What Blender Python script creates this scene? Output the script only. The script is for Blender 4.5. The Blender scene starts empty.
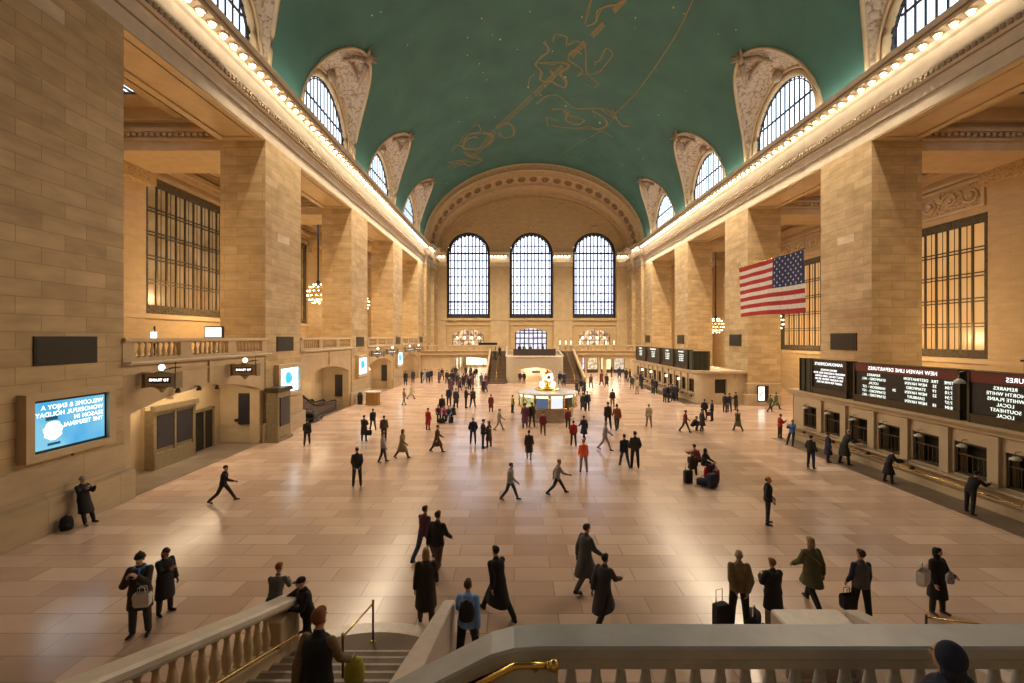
import bpy, bmesh, math, random
from math import sin, cos, pi, sqrt, radians as R
from mathutils import Vector, Matrix, Euler
random.seed(7)
C = bpy.context.scene.collection
E = 6.2                      # eye height of the camera above the concourse floor
F = 455.0                    # focal length in pixels of a 1024 wide frame
VX, VY = 514.0, 337.0

def gp(px, py, z=0.0):
    """the point of the level z that the photograph shows at px, py"""
    d = F*(E-z)/(py-VY)
    return ((px-VX)/F*d, d)

# ------------------------------------------------------------------ materials
MATS = {}
def newmat(name):
    m = bpy.data.materials.new(name); m.use_nodes = True
    nt = m.node_tree; b = nt.nodes['Principled BSDF']
    return m, nt, b
def N(nt, t, **k):
    n = nt.nodes.new(t)
    for a, v in k.items():
        if a in n.inputs.keys(): n.inputs[a].default_value = v
        else: setattr(n, a, v)
    return n
def plain(name, col, rough=.6, metal=0.0, noise=.12, nscale=6.0, bump=0.0, coat=0):
    if name in MATS: return MATS[name]
    m, nt, b = newmat(name)
    b.inputs['Roughness'].default_value = rough; b.inputs['Metallic'].default_value = metal
    if coat: b.inputs['Coat Weight'].default_value = coat
    tc = N(nt, 'ShaderNodeTexCoord'); nz = N(nt, 'ShaderNodeTexNoise', Scale=nscale, Detail=4.0)
    nt.links.new(tc.outputs['Object'], nz.inputs['Vector'])
    cr = N(nt, 'ShaderNodeValToRGB')
    cr.color_ramp.elements[0].position = .3; cr.color_ramp.elements[1].position = .7
    cr.color_ramp.elements[0].color = tuple(c*(1-noise) for c in col)+(1,)
    cr.color_ramp.elements[1].color = tuple(min(1, c*(1+noise)) for c in col)+(1,)
    nt.links.new(nz.outputs['Fac'], cr.inputs['Fac']); nt.links.new(cr.outputs['Color'], b.inputs['Base Color'])
    if bump:
        bp = N(nt, 'ShaderNodeBump', Strength=bump, Distance=.05)
        nt.links.new(nz.outputs['Fac'], bp.inputs['Height']); nt.links.new(bp.outputs['Normal'], b.inputs['Normal'])
    MATS[name] = m; return m
def blocks(name, cols, bw, rh, mortar, msize=.012, rough=.6, bump=.25, rot=False, streak=.15, offset=.5, smooth=.1, spec=.5, mrough=None):
    """stone laid in courses, read from the metre UVs"""
    m, nt, b = newmat(name)
    b.inputs['Roughness'].default_value = rough
    b.inputs['Specular IOR Level'].default_value = spec
    tc = N(nt, 'ShaderNodeTexCoord')
    br = N(nt, 'ShaderNodeTexBrick', offset=offset, Color1=(0,0,0,1), Color2=(1,1,1,1), Mortar=(.5,.5,.5,1))
    br.inputs['Scale'].default_value = 1; br.inputs['Brick Width'].default_value = bw; br.inputs['Row Height'].default_value = rh
    br.inputs['Mortar Size'].default_value = msize; br.inputs['Mortar Smooth'].default_value = smooth
    nt.links.new(tc.outputs['UV'], br.inputs['Vector'])
    cr = N(nt, 'ShaderNodeValToRGB'); cr.color_ramp.interpolation = 'LINEAR'
    els = cr.color_ramp.elements
    for i, c in enumerate(cols):
        p = i/(len(cols)-1)
        e = els[0] if i == 0 else (els[1] if i == len(cols)-1 else els.new(p))
        e.position = p; e.color = c+(1,)
    nt.links.new(br.outputs['Color'], cr.inputs['Fac'])
    nz = N(nt, 'ShaderNodeTexNoise', Scale=.9, Detail=6.0); mp = N(nt, 'ShaderNodeMapping'); mp.inputs['Scale'].default_value = (1, 2.6, 1)
    nt.links.new(tc.outputs['UV'], mp.inputs['Vector']); nt.links.new(mp.outputs['Vector'], nz.inputs['Vector'])
    mx = N(nt, 'ShaderNodeMix', data_type='RGBA', blend_type='MULTIPLY'); mx.inputs[0].default_value = 1
    mr = N(nt, 'ShaderNodeMapRange'); mr.inputs['To Min'].default_value = 1-streak; mr.inputs['To Max'].default_value = 1+streak*.6
    mr.inputs['From Min'].default_value = .3; mr.inputs['From Max'].default_value = .7
    nt.links.new(nz.outputs['Fac'], mr.inputs['Value'])
    nt.links.new(cr.outputs['Color'], mx.inputs[6]); nt.links.new(mr.outputs['Result'], mx.inputs[7])
    m2 = N(nt, 'ShaderNodeMix', data_type='RGBA'); nt.links.new(br.outputs['Fac'], m2.inputs[0])
    nt.links.new(mx.outputs[2], m2.inputs[6]); m2.inputs[7].default_value = mortar+(1,)
    nt.links.new(m2.outputs[2], b.inputs['Base Color'])
    if bump:
        bp = N(nt, 'ShaderNodeBump', Strength=bump, Distance=.02, invert=True)
        nt.links.new(br.outputs['Fac'], bp.inputs['Height']); nt.links.new(bp.outputs['Normal'], b.inputs['Normal'])
    if mrough is not None:
        r2 = N(nt, 'ShaderNodeMapRange'); r2.inputs['To Min'].default_value = rough; r2.inputs['To Max'].default_value = mrough
        nz2 = N(nt, 'ShaderNodeTexNoise', Scale=.5, Detail=5.0); nt.links.new(tc.outputs['UV'], nz2.inputs['Vector'])
        nt.links.new(nz2.outputs['Fac'], r2.inputs['Value']); nt.links.new(r2.outputs['Result'], b.inputs['Roughness'])
    MATS[name] = m; return m
def relief(name, hi, lo, scale=2.2, bump=.8, rough=.7):
    """carved plaster: scrolls and leaves as a swirling pattern"""
    m, nt, b = newmat(name); b.inputs['Roughness'].default_value = rough
    tc = N(nt, 'ShaderNodeTexCoord'); nz = N(nt, 'ShaderNodeTexNoise', Scale=scale, Detail=3.0, Distortion=2.5)
    nt.links.new(tc.outputs['Object'], nz.inputs['Vector'])
    vo = N(nt, 'ShaderNodeTexVoronoi', Scale=scale*1.6, feature='DISTANCE_TO_EDGE')
    nt.links.new(tc.outputs['Object'], vo.inputs['Vector'])
    ad = N(nt, 'ShaderNodeMath', operation='MULTIPLY_ADD'); ad.inputs[1].default_value = .8
    nt.links.new(vo.outputs['Distance'], ad.inputs[0]); nt.links.new(nz.outputs['Fac'], ad.inputs[2])
    cr = N(nt, 'ShaderNodeValToRGB'); cr.color_ramp.elements[0].position = .46; cr.color_ramp.elements[1].position = .58
    cr.color_ramp.elements[0].color = lo+(1,); cr.color_ramp.elements[1].color = hi+(1,)  # crevices get the darker colour, shade painted into the carving
    nt.links.new(ad.outputs[0], cr.inputs['Fac']); nt.links.new(cr.outputs['Color'], b.inputs['Base Color'])
    bp = N(nt, 'ShaderNodeBump', Strength=bump, Distance=.15)
    nt.links.new(ad.outputs[0], bp.inputs['Height']); nt.links.new(bp.outputs['Normal'], b.inputs['Normal'])
    MATS[name] = m; return m
def glow(name, col, strength, col2=None, scale=.6, base=(.02,.02,.02)):
    """a thing that gives off light"""
    if name in MATS: return MATS[name]
    m, nt, b = newmat(name)
    b.inputs['Base Color'].default_value = base+(1,); b.inputs['Roughness'].default_value = .25
    b.inputs['Emission Color'].default_value = col+(1,); b.inputs['Emission Strength'].default_value = strength
    if col2:
        tc = N(nt, 'ShaderNodeTexCoord'); nz = N(nt, 'ShaderNodeTexNoise', Scale=scale, Detail=3.0)
        nt.links.new(tc.outputs['Object'], nz.inputs['Vector'])
        cr = N(nt, 'ShaderNodeValToRGB'); cr.color_ramp.elements[0].position = .4; cr.color_ramp.elements[1].position = .6
        cr.color_ramp.elements[0].color = col+(1,); cr.color_ramp.elements[1].color = col2+(1,)
        nt.links.new(nz.outputs['Fac'], cr.inputs['Fac']); nt.links.new(cr.outputs['Color'], b.inputs['Emission Color'])
    MATS[name] = m; return m

STONE = blocks('caen_stone', [(.47,.34,.185),(.54,.395,.22),(.60,.45,.26)], 1.5, .53, (.30,.21,.11), .010, rough=.62, bump=.15, streak=.2)
STONE_N = blocks('caen_stone_fine', [(.53,.385,.215),(.585,.43,.245),(.555,.41,.23)], 1.3, .5, (.44,.315,.17), .009, bump=.12, rough=.6, streak=.12)
BASE = blocks('marble_plinth', [(.46,.355,.225),(.54,.425,.28)], 2.6, 1.3, (.36,.28,.18), .012, rough=.38, streak=.14)
SMOOTH = plain('dressed_stone', (.55,.42,.26), .55, noise=.1, nscale=1.2)
CORN = plain('cornice_plaster', (.66,.575,.46), .6, noise=.08, nscale=1.5)
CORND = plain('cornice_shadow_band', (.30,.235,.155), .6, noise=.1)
MARB = plain('cream_marble', (.60,.545,.47), .28, noise=.14, nscale=2.2, coat=.15)
FLOOR = blocks('tennessee_marble', [(.46,.31,.235),(.61,.485,.40),(.53,.38,.30),(.67,.56,.48),(.49,.39,.33),(.63,.46,.36)], 1.55, .68, (.34,.24,.18), .014, rough=.21, bump=.03, streak=.05, offset=.37, spec=.5)
DFLOOR = blocks('dark_border_marble', [(.20,.15,.11),(.27,.21,.155)], 1.6, .8, (.14,.1,.07), .012, rough=.4, bump=.05)
TREAD = blocks('stair_marble', [(.15,.10,.068),(.19,.13,.09)], 1.8, 5, (.10,.07,.05), .008, rough=.6, spec=.2, bump=.05)
TEAL = plain('teal_plaster', (.056,.158,.134), .75, noise=.16, nscale=.35)
GOLD = plain('gold_leaf', (.27,.215,.085), .6)
ORN = relief('carved_plaster', (.50,.40,.30), (.27,.195,.135), 1.5)
ORNF = relief('carved_band', (.60,.44,.25), (.36,.235,.11), 3.5)
IRON = plain('dark_iron', (.035,.037,.05), .5, metal=.3)
BRONZE = plain('dark_bronze', (.085,.066,.038), .42, metal=.6)
BRONZEL = plain('light_bronze', (.30,.245,.15), .4, metal=.5)
BRASS = plain('polished_brass', (.72,.48,.14), .22, metal=1.0, noise=.05)
BLACK = plain('black_panel', (.016,.014,.013), .35)
SLATE = plain('dark_poster', (.028,.026,.034), .3)
AMBER = glow('amber_glass', (1.0,.55,.20), .40, (.95,.45,.14), .35, base=(.3,.2,.1))
AMBERD = plain('tinted_glass', (.22,.135,.055), .08, noise=.2, nscale=.5)
SKYG = glow('daylit_glass', (.80,.86,1.0), 3.6, (.62,.70,.98), .45)
SKYB = glow('daylit_lunette_glass', (.66,.83,1.0), 2.4, (.80,.90,1.0), .5)
BULB = glow('warm_bulb', (1.0,.82,.58), 18.0)
LAMPG = glow('globe_lamp', (1.0,.80,.50), 5.0)
CHB = glow('chandelier_bulb', (1.0,.74,.42), 9.0)
SKYL = glow('skylight_glass', (.85,.9,1.0), 2.5)
WHITE = glow('white_lettering', (1,.98,.95), 1.6)
TXT = glow('board_lettering', (.93,1.0,.86), 1.3)
SIGNL = glow('sign_lettering', (1.0,.92,.90), 2.6)

# ------------------------------------------------------------------ mesh helpers
class MB:
    def __init__(s): s.v = []; s.f = []; s.m = []; s.s = []
    def add(s, vs, fs, m=0, sm=False):
        o = len(s.v); s.v += [tuple(v) for v in vs]
        for f in fs: s.f.append(tuple(i+o for i in f)); s.m.append(m); s.s.append(sm)
        return s
    def box(s, x0, x1, y0, y1, z0, z1, m=0):
        return s.add([(x0,y0,z0),(x1,y0,z0),(x1,y1,z0),(x0,y1,z0),(x0,y0,z1),(x1,y0,z1),(x1,y1,z1),(x0,y1,z1)],
              [(0,3,2,1),(4,5,6,7),(0,1,5,4),(1,2,6,5),(2,3,7,6),(3,0,4,7)], m)
    def bev(s, x0, x1, y0, y1, z0, z1, b, m=0):
        """box with chamfered upright edges and top"""
        def ring(i, z): return [(x0+i+b,y0+i,z),(x1-i-b,y0+i,z),(x1-i,y0+i+b,z),(x1-i,y1-i-b,z),(x1-i-b,y1-i,z),(x0+i+b,y1-i,z),(x0+i,y1-i-b,z),(x0+i,y0+i+b,z)]
        rows = [ring(0,z0), ring(0,z1-b), ring(b,z1)]
        s.loft(rows, m, True); n = len(s.v)
        s.f.append(tuple(range(n-24, n-16))[::-1]); s.m.append(m); s.s.append(False)
        s.f.append(tuple(range(n-8, n))); s.m.append(m); s.s.append(False)
        return s
    def quad(s, a, b, c, d, m=0): return s.add([a,b,c,d], [(0,1,2,3)], m)
    def loft(s, rows, m=0, closed=False, sm=False):
        n = len(rows[0]); vs = [p for r in rows for p in r]; fs = []
        for i in range(len(rows)-1):
            for j in range(n if closed else n-1):
                k = (j+1) % n
                fs.append((i*n+j, i*n+k, (i+1)*n+k, (i+1)*n+j))
        return s.add(vs, fs, m, sm)
    def tube(s, path, r, seg=6, m=0, closed=False, sm=True):
        P = [Vector(p) for p in path]; rows = []
        rr = r if isinstance(r, (list, tuple)) else [r]*len(P)
        for i, p in enumerate(P):
            if closed: t = P[(i+1) % len(P)]-P[i-1]
            else: t = P[min(i+1, len(P)-1)]-P[max(i-1, 0)]
            t.normalize()
            up = Vector((0,0,1)) if abs(t.z) < .95 else Vector((1,0,0))
            a = t.cross(up).normalized(); b = a.cross(t)
            rows.append([tuple(p+(a*cos(2*pi*k/seg)+b*sin(2*pi*k/seg))*rr[i]) for k in range(seg)])
        if closed: rows.append(rows[0])
        s.loft(rows, m, True, sm)
        if not closed:
            n = len(s.v); L = len(rows)
            s.f.append(tuple(range(n-L*seg, n-(L-1)*seg))[::-1]); s.m.append(m); s.s.append(False)
            s.f.append(tuple(range(n-seg, n))); s.m.append(m); s.s.append(False)
        return s
    def lathe(s, prof, seg=12, c=(0,0,0), m=0, sm=True, a0=0, sx=1, sy=1):
        rows = [[(c[0]+r*sx*cos(a0+2*pi*k/seg), c[1]+r*sy*sin(a0+2*pi*k/seg), c[2]+z) for k in range(seg)] for r, z in prof]
        s.loft(rows, m, True, sm); n = len(s.v); L = len(rows)
        if prof[0][0] > 1e-4: s.f.append(tuple(range(n-L*seg, n-(L-1)*seg))[::-1]); s.m.append(m); s.s.append(False)
        if prof[-1][0] > 1e-4: s.f.append(tuple(range(n-seg, n))); s.m.append(m); s.s.append(False)
        return s
    def ball(s, c, r, m=0, seg=10, rings=6, sz=None, sy=None):
        sz = sz or r; sy = sy or r
        rows = [[(c[0]+r*sin(pi*i/rings+1e-4)*cos(2*pi*k/seg), c[1]+sy*sin(pi*i/rings+1e-4)*sin(2*pi*k/seg), c[2]-sz*cos(pi*i/rings)) for k in range(seg)] for i in range(rings+1)]
        return s.loft(rows, m, True, True)
    def prism(s, poly, axis, a, b, m=0):
        """poly of 2-D points swept along axis from a to b"""
        def P(p, t): return (t,p[0],p[1]) if axis == 'x' else ((p[0],t,p[1]) if axis == 'y' else (p[0],p[1],t))
        n = len(poly)
        vs = [P(p,a) for p in poly]+[P(p,b) for p in poly]
        fs = [(i,(i+1)%n,(i+1)%n+n,i+n) for i in range(n)]+[tuple(range(n))[::-1], tuple(range(n,2*n))]
        return s.add(vs, fs, m)
    def mesh(s, name, mats, off=(0,0,0), normals=True):
        me = bpy.data.meshes.new(name)
        ox, oy, oz = off
        me.from_pydata([(x-ox,y-oy,z-oz) for x,y,z in s.v], [], s.f)
        for i, p in enumerate(me.polygons): p.material_index = s.m[i]; p.use_smooth = s.s[i]
        for m in (mats if isinstance(mats, (list, tuple)) else [mats]): me.materials.append(m)
        if normals:
            bm = bmesh.new(); bm.from_mesh(me); bmesh.ops.recalc_face_normals(bm, faces=bm.faces); bm.to_mesh(me); bm.free()
        uv = me.uv_layers.new(name='UVMap').data
        for p in me.polygons:
            n = p.normal; ax, ay, az = abs(n.x), abs(n.y), abs(n.z)
            for li in p.loop_indices:
                c = me.vertices[me.loops[li].vertex_index].co
                x, y, z = c.x+ox, c.y+oy, c.z+oz
                uv[li].uv = (x, y) if az >= ax and az >= ay else ((y, z) if ax >= ay else (x, z))
        return me
    def build(s, name, mats, parent=None, world=False, loc=None, kind=None, normals=True):
        off = (0,0,0)
        if parent is not None and world: off = tuple(WL[parent.name])
        elif loc is not None and world: off = loc
        me = s.mesh(name, mats, off, normals)
        o = bpy.data.objects.new(name, me); C.objects.link(o)
        if parent is not None: o.parent = parent; WL[o.name] = Vector(off) if world else WL.get(parent.name, Vector())
        elif loc is not None: o.location = loc; WL[o.name] = Vector(loc)
        else: WL[o.name] = Vector()
        if kind: o['kind'] = kind
        return o
WL = {}
def tag(o, label, cat, group=None, kind=None):
    o['label'] = label; o['category'] = cat
    if group: o['group'] = group
    if kind: o['kind'] = kind
    return o
def thing(name, label, cat, loc=(0,0,0), rz=0, group=None, kind=None):
    o = bpy.data.objects.new(name, None); C.objects.link(o); o.location = loc; o.rotation_euler = (0,0,rz)
    o.empty_display_size = .2; WL[o.name] = Vector(loc)
    return tag(o, label, cat, group, kind)
def setting(name, loc=(0,0,0), kind='structure'):
    o = bpy.data.objects.new(name, None); C.objects.link(o); o.location = loc; o['kind'] = kind; WL[o.name] = Vector(loc)
    return o
KIDS = {}
def dup(root, loc, rz=None, label=None, group=None, scale=None, mirror_y=False):
    if not KIDS:
        pass
    r = root.copy(); C.objects.link(r); r.location = loc; WL[r.name] = Vector(loc)
    if rz is not None: r.rotation_euler = (0,0,rz)
    if scale is not None: r.scale = scale
    if label: r['label'] = label
    if group: r['group'] = group
    for ch in [o for o in root.children]:
        c = ch.copy(); C.objects.link(c); c.parent = r
        for g in [o for o in ch.children]:
            d = g.copy(); C.objects.link(d); d.parent = c
    return r

def arch_pts(ua, ub, zs, rise, n=18):
    c, h = (ua+ub)/2, (ub-ua)/2
    if 0 < rise < .45*h:        # a flat arch is a segment of a circle
        q = (h*h+rise*rise)/(2*rise)
        return [(c-h+2*h*i/n, zs+sqrt(max(0, q*q-(h-2*h*i/n)**2))-(q-rise)) for i in range(n+1)]
    return [(c-h*cos(pi*i/n), zs+rise*sin(pi*i/n)) for i in range(n+1)]
def arch_wall(mb, P, u0, u1, z0, z1, ops, th=.4, m=0, mr=0, n=18):
    """a wall face with arched openings and their reveals; P(u, z, w) maps to the world"""
    u = u0
    for ua, ub, zb, zs, rise in sorted(ops):
        if ua > u: mb.quad(P(u,z0,0), P(ua,z0,0), P(ua,z1,0), P(u,z1,0), m)
        if zb > z0: mb.quad(P(ua,z0,0), P(ub,z0,0), P(ub,zb,0), P(ua,zb,0), m)
        a = arch_pts(ua, ub, zs, rise, n if rise else 1)
        if not rise: a = [(ua,zs),(ub,zs)]
        for i in range(len(a)-1):
            mb.quad(P(a[i][0],a[i][1],0), P(a[i+1][0],a[i+1][1],0), P(a[i+1][0],z1,0), P(a[i][0],z1,0), m)
        ring = [(ua,zb)]+a+[(ub,zb)]
        for i in range(len(ring)-1):
            p, q = ring[i], ring[i+1]
            mb.quad(P(p[0],p[1],0), P(q[0],q[1],0), P(q[0],q[1],th), P(p[0],p[1],th), mr)
        if zb > z0: mb.quad(P(ua,zb,0), P(ub,zb,0), P(ub,zb,th), P(ua,zb,th), mr)
        u = ub
    if u < u1: mb.quad(P(u,z0,0), P(u1,z0,0), P(u1,z1,0), P(u,z1,0), m)
# ------------------------------------------------------------------ figures
def evalmesh(mb, voxel, smooth=3, name='m'):
    me = mb.mesh(name, [], normals=False) if False else None
    me = bpy.data.meshes.new('tmp'); me.from_pydata(mb.v, [], mb.f)
    o = bpy.data.objects.new('tmp', me); C.objects.link(o)
    r = o.modifiers.new('r', 'REMESH'); r.mode = 'VOXEL'; r.voxel_size = voxel; r.adaptivity = 0
    s = o.modifiers.new('s', 'SMOOTH'); s.factor = .5; s.iterations = smooth
    dg = bpy.context.evaluated_depsgraph_get(); out = bpy.data.meshes.new_from_object(o.evaluated_get(dg))
    C.objects.unlink(o); bpy.data.objects.remove(o); bpy.data.meshes.remove(me)
    for p in out.polygons: p.use_smooth = True
    out.name = name; return out
def cap(mb, a, b, r0, r1, seg=10):
    a, b = Vector(a), Vector(b)
    if (b-a).length < 1e-4: return
    mb.tube([a, a.lerp(b,.5), b], [r0,(r0+r1)/2,r1], seg); mb.ball(tuple(a), r0, seg=seg, rings=6); mb.ball(tuple(b), r1, seg=seg, rings=6)
def ell(mb, c, rx, ry, rz, M=None, seg=14, rings=9):
    M = M or Matrix.Identity(3); c = Vector(c)
    rows = [[tuple(c+M@Vector((rx*sin(pi*i/rings+1e-4)*cos(2*pi*k/seg), ry*sin(pi*i/rings+1e-4)*sin(2*pi*k/seg), -rz*cos(pi*i/rings)))) for k in range(seg)] for i in range(rings+1)]
    mb.loft(rows, 0, True, True)
POSE = {
 'stand': {}, 'stand2': dict(hL=4,kL=6,hR=-2,aR=6,aL=5,eL=25,sL=5,iL=.1,yaw=15),
 'pockets': dict(sL=-8,bL=18,eL=50,iL=.35,sR=-8,bR=18,eR=50,iR=.35,aL=5,aR=5),
 'behind': dict(sL=-28,bL=10,eL=15,iL=.5,sR=-28,bR=10,eR=15,iR=.5,aL=5,aR=5,yaw=-10),
 'phone': dict(sR=30,eR=95,iR=.45,bR=6,pitch=22,aL=4,aR=4),
 'front': dict(sL=22,eL=78,iL=.55,sR=22,eR=78,iR=.55,pitch=12,aL=4,aR=5),
 'camera': dict(sL=38,eL=112,iL=.62,bL=10,sR=38,eR=112,iR=.62,bR=10,aL=4,aR=4),
 'walk1': dict(hL=24,kL=6,hR=-16,kR=22,sL=-20,sR=22,eL=18,eR=28,lean=4),
 'walk2': dict(hR=24,kR=6,hL=-16,kL=22,sR=-20,sL=22,eR=18,eL=28,lean=4),
 'stride': dict(hL=32,kL=4,hR=-24,kR=24,sL=-30,sR=32,eL=22,eR=40,lean=9),
 'stroll': dict(hL=12,kL=4,hR=-9,kR=12,sL=-8,sR=10,eL=15,eR=20),
 'lean_back': dict(lean=-9,hL=16,hR=20,kL=2,kR=2,sL=42,eL=95,iL=.45,sR=42,eR=95,iR=.45,bL=15,bR=15,aL=6,aR=6,pitch=14),
 'counter': dict(lean=30,hL=4,hR=-10,kL=2,kR=4,sL=52,eL=45,iL=.2,sR=52,eR=45,iR=.2,aL=6,aR=8,pitch=-12),
 'counter_x': dict(lean=20,hL=-6,hR=12,kL=4,kR=8,sL=45,eL=50,iL=.25,sR=38,eR=60,iR=.2,aL=5,aR=10,pitch=-5,yaw=25),
 'sit': dict(hL=82,kL=80,hR=86,kR=84,lean=8,sL=32,eL=45,iL=.25,sR=32,eR=45,iR=.25,aL=8,aR=8),
 'crouch': dict(hL=112,kL=128,hR=100,kR=120,lean=32,sL=60,eL=30,sR=55,eR=35,iR=.3,iL=.3,aL=14,aR=14),
 'reach': dict(lean=12,sR=52,eR=8,bR=32,hL=10,kL=14,hR=-6,kR=6,sL=25,eL=85,iL=.5,yaw=-20),
 'turn': dict(yaw=60,sL=20,eL=70,iL=.5,sR=4,eR=20,aL=4,aR=4,hL=3),
 'rail': dict(lean=22,sL=30,eL=60,iL=.5,bL=10,sR=30,eR=60,iR=.5,bR=10,pitch=6,yaw=-8),
}
def skel(p):
    g = lambda k, d=0: p.get(k, d)
    D = lambda a, ab, s: Vector((s*sin(R(ab))*cos(R(a)), -sin(R(a)), -cos(R(a))*cos(R(ab)))).normalized()
    J = {}; legs = {}
    for s, n in ((1,'L'),(-1,'R')):
        hip = Vector((s*.092,0,0)); t = D(g('h'+n), g('a'+n,3), s)
        kn = hip+t*.44; sh = D(g('h'+n)-g('k'+n,2), g('a'+n,3)*.6, s); an = kn+sh*.42
        legs[n] = (hip, kn, an, sh)
    low = min(legs['L'][2].z, legs['R'][2].z); base = Vector((0,0,.078-low))
    for n in 'LR': J[n+'hip'], J[n+'kn'], J[n+'an'] = (v+base for v in legs[n][:3]); J[n+'sh'] = legs[n][3]
    J['pel'] = base; L = R(g('lean')); up = Vector((0,-sin(L),cos(L))); J['up'] = up
    J['chest'] = base+up*.32; J['neck'] = base+up*.50
    hl = L*.5+R(g('pitch'))*.5; hd = Vector((0,-sin(hl),cos(hl))); J['head'] = J['neck']+hd*.175+Vector((0,-.015,0))
    J['hM'] = (Matrix.Rotation(R(g('yaw')),3,'Z')@Matrix.Rotation(hl+R(g('pitch'))*.5,3,'X'))
    J['tM'] = Matrix.Rotation(L,3,'X')
    for s, n in ((1,'L'),(-1,'R')):
        sh = base+up*.445+Vector((s*.160,0,0)); a, ab, e, i_ = g('s'+n,3), g('b'+n,9), g('e'+n,14), g('i'+n,.05)
        u = D(a+g('lean')*.0, ab, s); el = sh+u*.285
        f = Vector((s*sin(R(ab))*cos(R(a))-s*i_, -sin(R(a+e)), -cos(R(a+e)))).normalized(); wr = el+f*.25
        J[n+'sho'], J[n+'el'], J[n+'wr'], J[n+'fd'] = sh, el, wr, f
    # the foot's pitch when the heel is lifted
    return J
def torso(mb, J, grow=0, z0=-.08, z1=.50, hem=0):
    prof = [(-.10,.150,.105),(-.02,.162,.118),(.08,.150,.108),(.18,.140,.10),(.30,.158,.118),(.40,.160,.112),(.455,.130,.09),(.49,.085,.07),(.52,.062,.062)]
    rows = []
    for z, rx, ry in prof:
        if z < z0-.001 or z > z1+.03: continue
        c = J['pel']+J['up']*z
        if z < 0: c = J['pel']+Vector((0,0,z)); rx += hem
        rows.append([tuple(c+J['tM']@Vector(((rx+grow)*cos(2*pi*k/16), (ry+grow)*sin(2*pi*k/16), 0))) for k in range(16)])
    mb.loft(rows, 0, True); n = len(mb.v); L = len(rows)
    mb.f.append(tuple(range(n-L*16, n-(L-1)*16))[::-1]); mb.m.append(0); mb.s.append(True)
    mb.f.append(tuple(range(n-16, n))); mb.m.append(0); mb.s.append(True)
def body_mesh(pose, hi):
    J = skel(POSE[pose]); m = MB(); fr = .0095 if hi else .0135
    torso(m, J); cap(m, J['neck']-J['up']*.04, J['head']-Vector((0,0,.06)), .056, .05)
    H, M = J['head'], J['hM']; hp = lambda x, y, z: tuple(H+M@Vector((x,y,z)))
    ell(m, hp(0,.012,.03), .073, .092, .098, M); ell(m, hp(0,-.018,-.035), .056, .066, .082, M); ell(m, hp(0,-.05,-.085), .032, .03, .028, M)
    m.tube([hp(0,-.083,.02), hp(0,-.104,-.018), hp(0,-.092,-.034)], [.010,.017,.015], 8)
    ell(m, hp(0,-.078,-.058), .024, .012, .012, M)
    for s in (1,-1):
        ell(m, hp(s*.074,.012,-.005), .012, .022, .034, M); ell(m, hp(s*.03,-.075,.034), .026, .012, .009, M)
    for s, n in ((1,'L'),(-1,'R')):
        cap(m, J[n+'hip'], J[n+'kn'], .086, .056); kn, an = J[n+'kn'], J[n+'an']; md = kn.lerp(an,.3)+Vector((0,.012,0))
        cap(m, kn, md, .054, .057); cap(m, md, an, .057, .036)
        fd = Vector((s*.18,-1,0)).normalized(); cap(m, an-Vector((0,0,.03))-fd*.03, an+fd*.13-Vector((0,0,.045)), .036, .028)
        sh, el, wr, f = J[n+'sho'], J[n+'el'], J[n+'wr'], J[n+'fd']
        cap(m, sh, el, .052, .040); cap(m, el, el.lerp(wr,.35), .041, .040); cap(m, el.lerp(wr,.35), wr, .040, .026)
        nrm = Vector((-s,0,0)); nrm = (nrm-f*nrm.dot(f)).normalized(); sd = f.cross(nrm)
        if sd.y > 0 and abs(f.z) > .5: sd = -sd
        if sd.z < 0 and abs(f.z) <= .5: sd = -sd
        Mh = Matrix((sd, nrm, f)).transposed(); pc = wr+f*.05
        ell(m, pc, .040, .017, .052, Mh)
        for q, (o, ln) in enumerate(((.030,.072),(.010,.082),(-.010,.076),(-.030,.058))):
            b0 = wr+f*.088+sd*o; b1 = b0+(f*.95+nrm*.25+sd*o*1.5).normalized()*ln*.5; b2 = b1+(f*.7+nrm*.7).normalized()*ln*.5
            cap(m, b0, b1, fr, fr*.95, 6); cap(m, b1, b2, fr*.95, fr*.8, 6)
        t0 = wr+f*.03+sd*.032; t1 = t0+(f*.6+sd*.75+nrm*.2).normalized()*.038; t2 = t1+(f*.9+sd*.25+nrm*.3).normalized()*.032
        cap(m, t0, t1, fr*1.25, fr*1.1, 6); cap(m, t1, t2, fr*1.1, fr*.9, 6)
    me = evalmesh(m, .0085 if hi else .015, 2, 'person')
    me.materials.append(None); me.materials.append(None); me.materials.append(None)
    eyes = [Vector(hp(s*.03,-.082,.012)) for s in (1,-1)]; brow = [Vector(hp(s*.031,-.088,.036)) for s in (1,-1)]; mouth = Vector(hp(0,-.09,-.058))
    Mi = M.inverted()
    for p in me.polygons:
        c = p.center
        if (c-H).length > .16: continue
        l = Mi@(c-H)
        if l.y > -.04: continue
        for s in (1,-1):
            if abs(l.x-s*.03) < .013 and abs(l.z-.012) < .006 or abs(l.x-s*.031) < .018 and abs(l.z-.036) < .005: p.material_index = 1
        if abs(l.x) < .024 and abs(l.z+.058) < .007: p.material_index = 2
    return me
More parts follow.
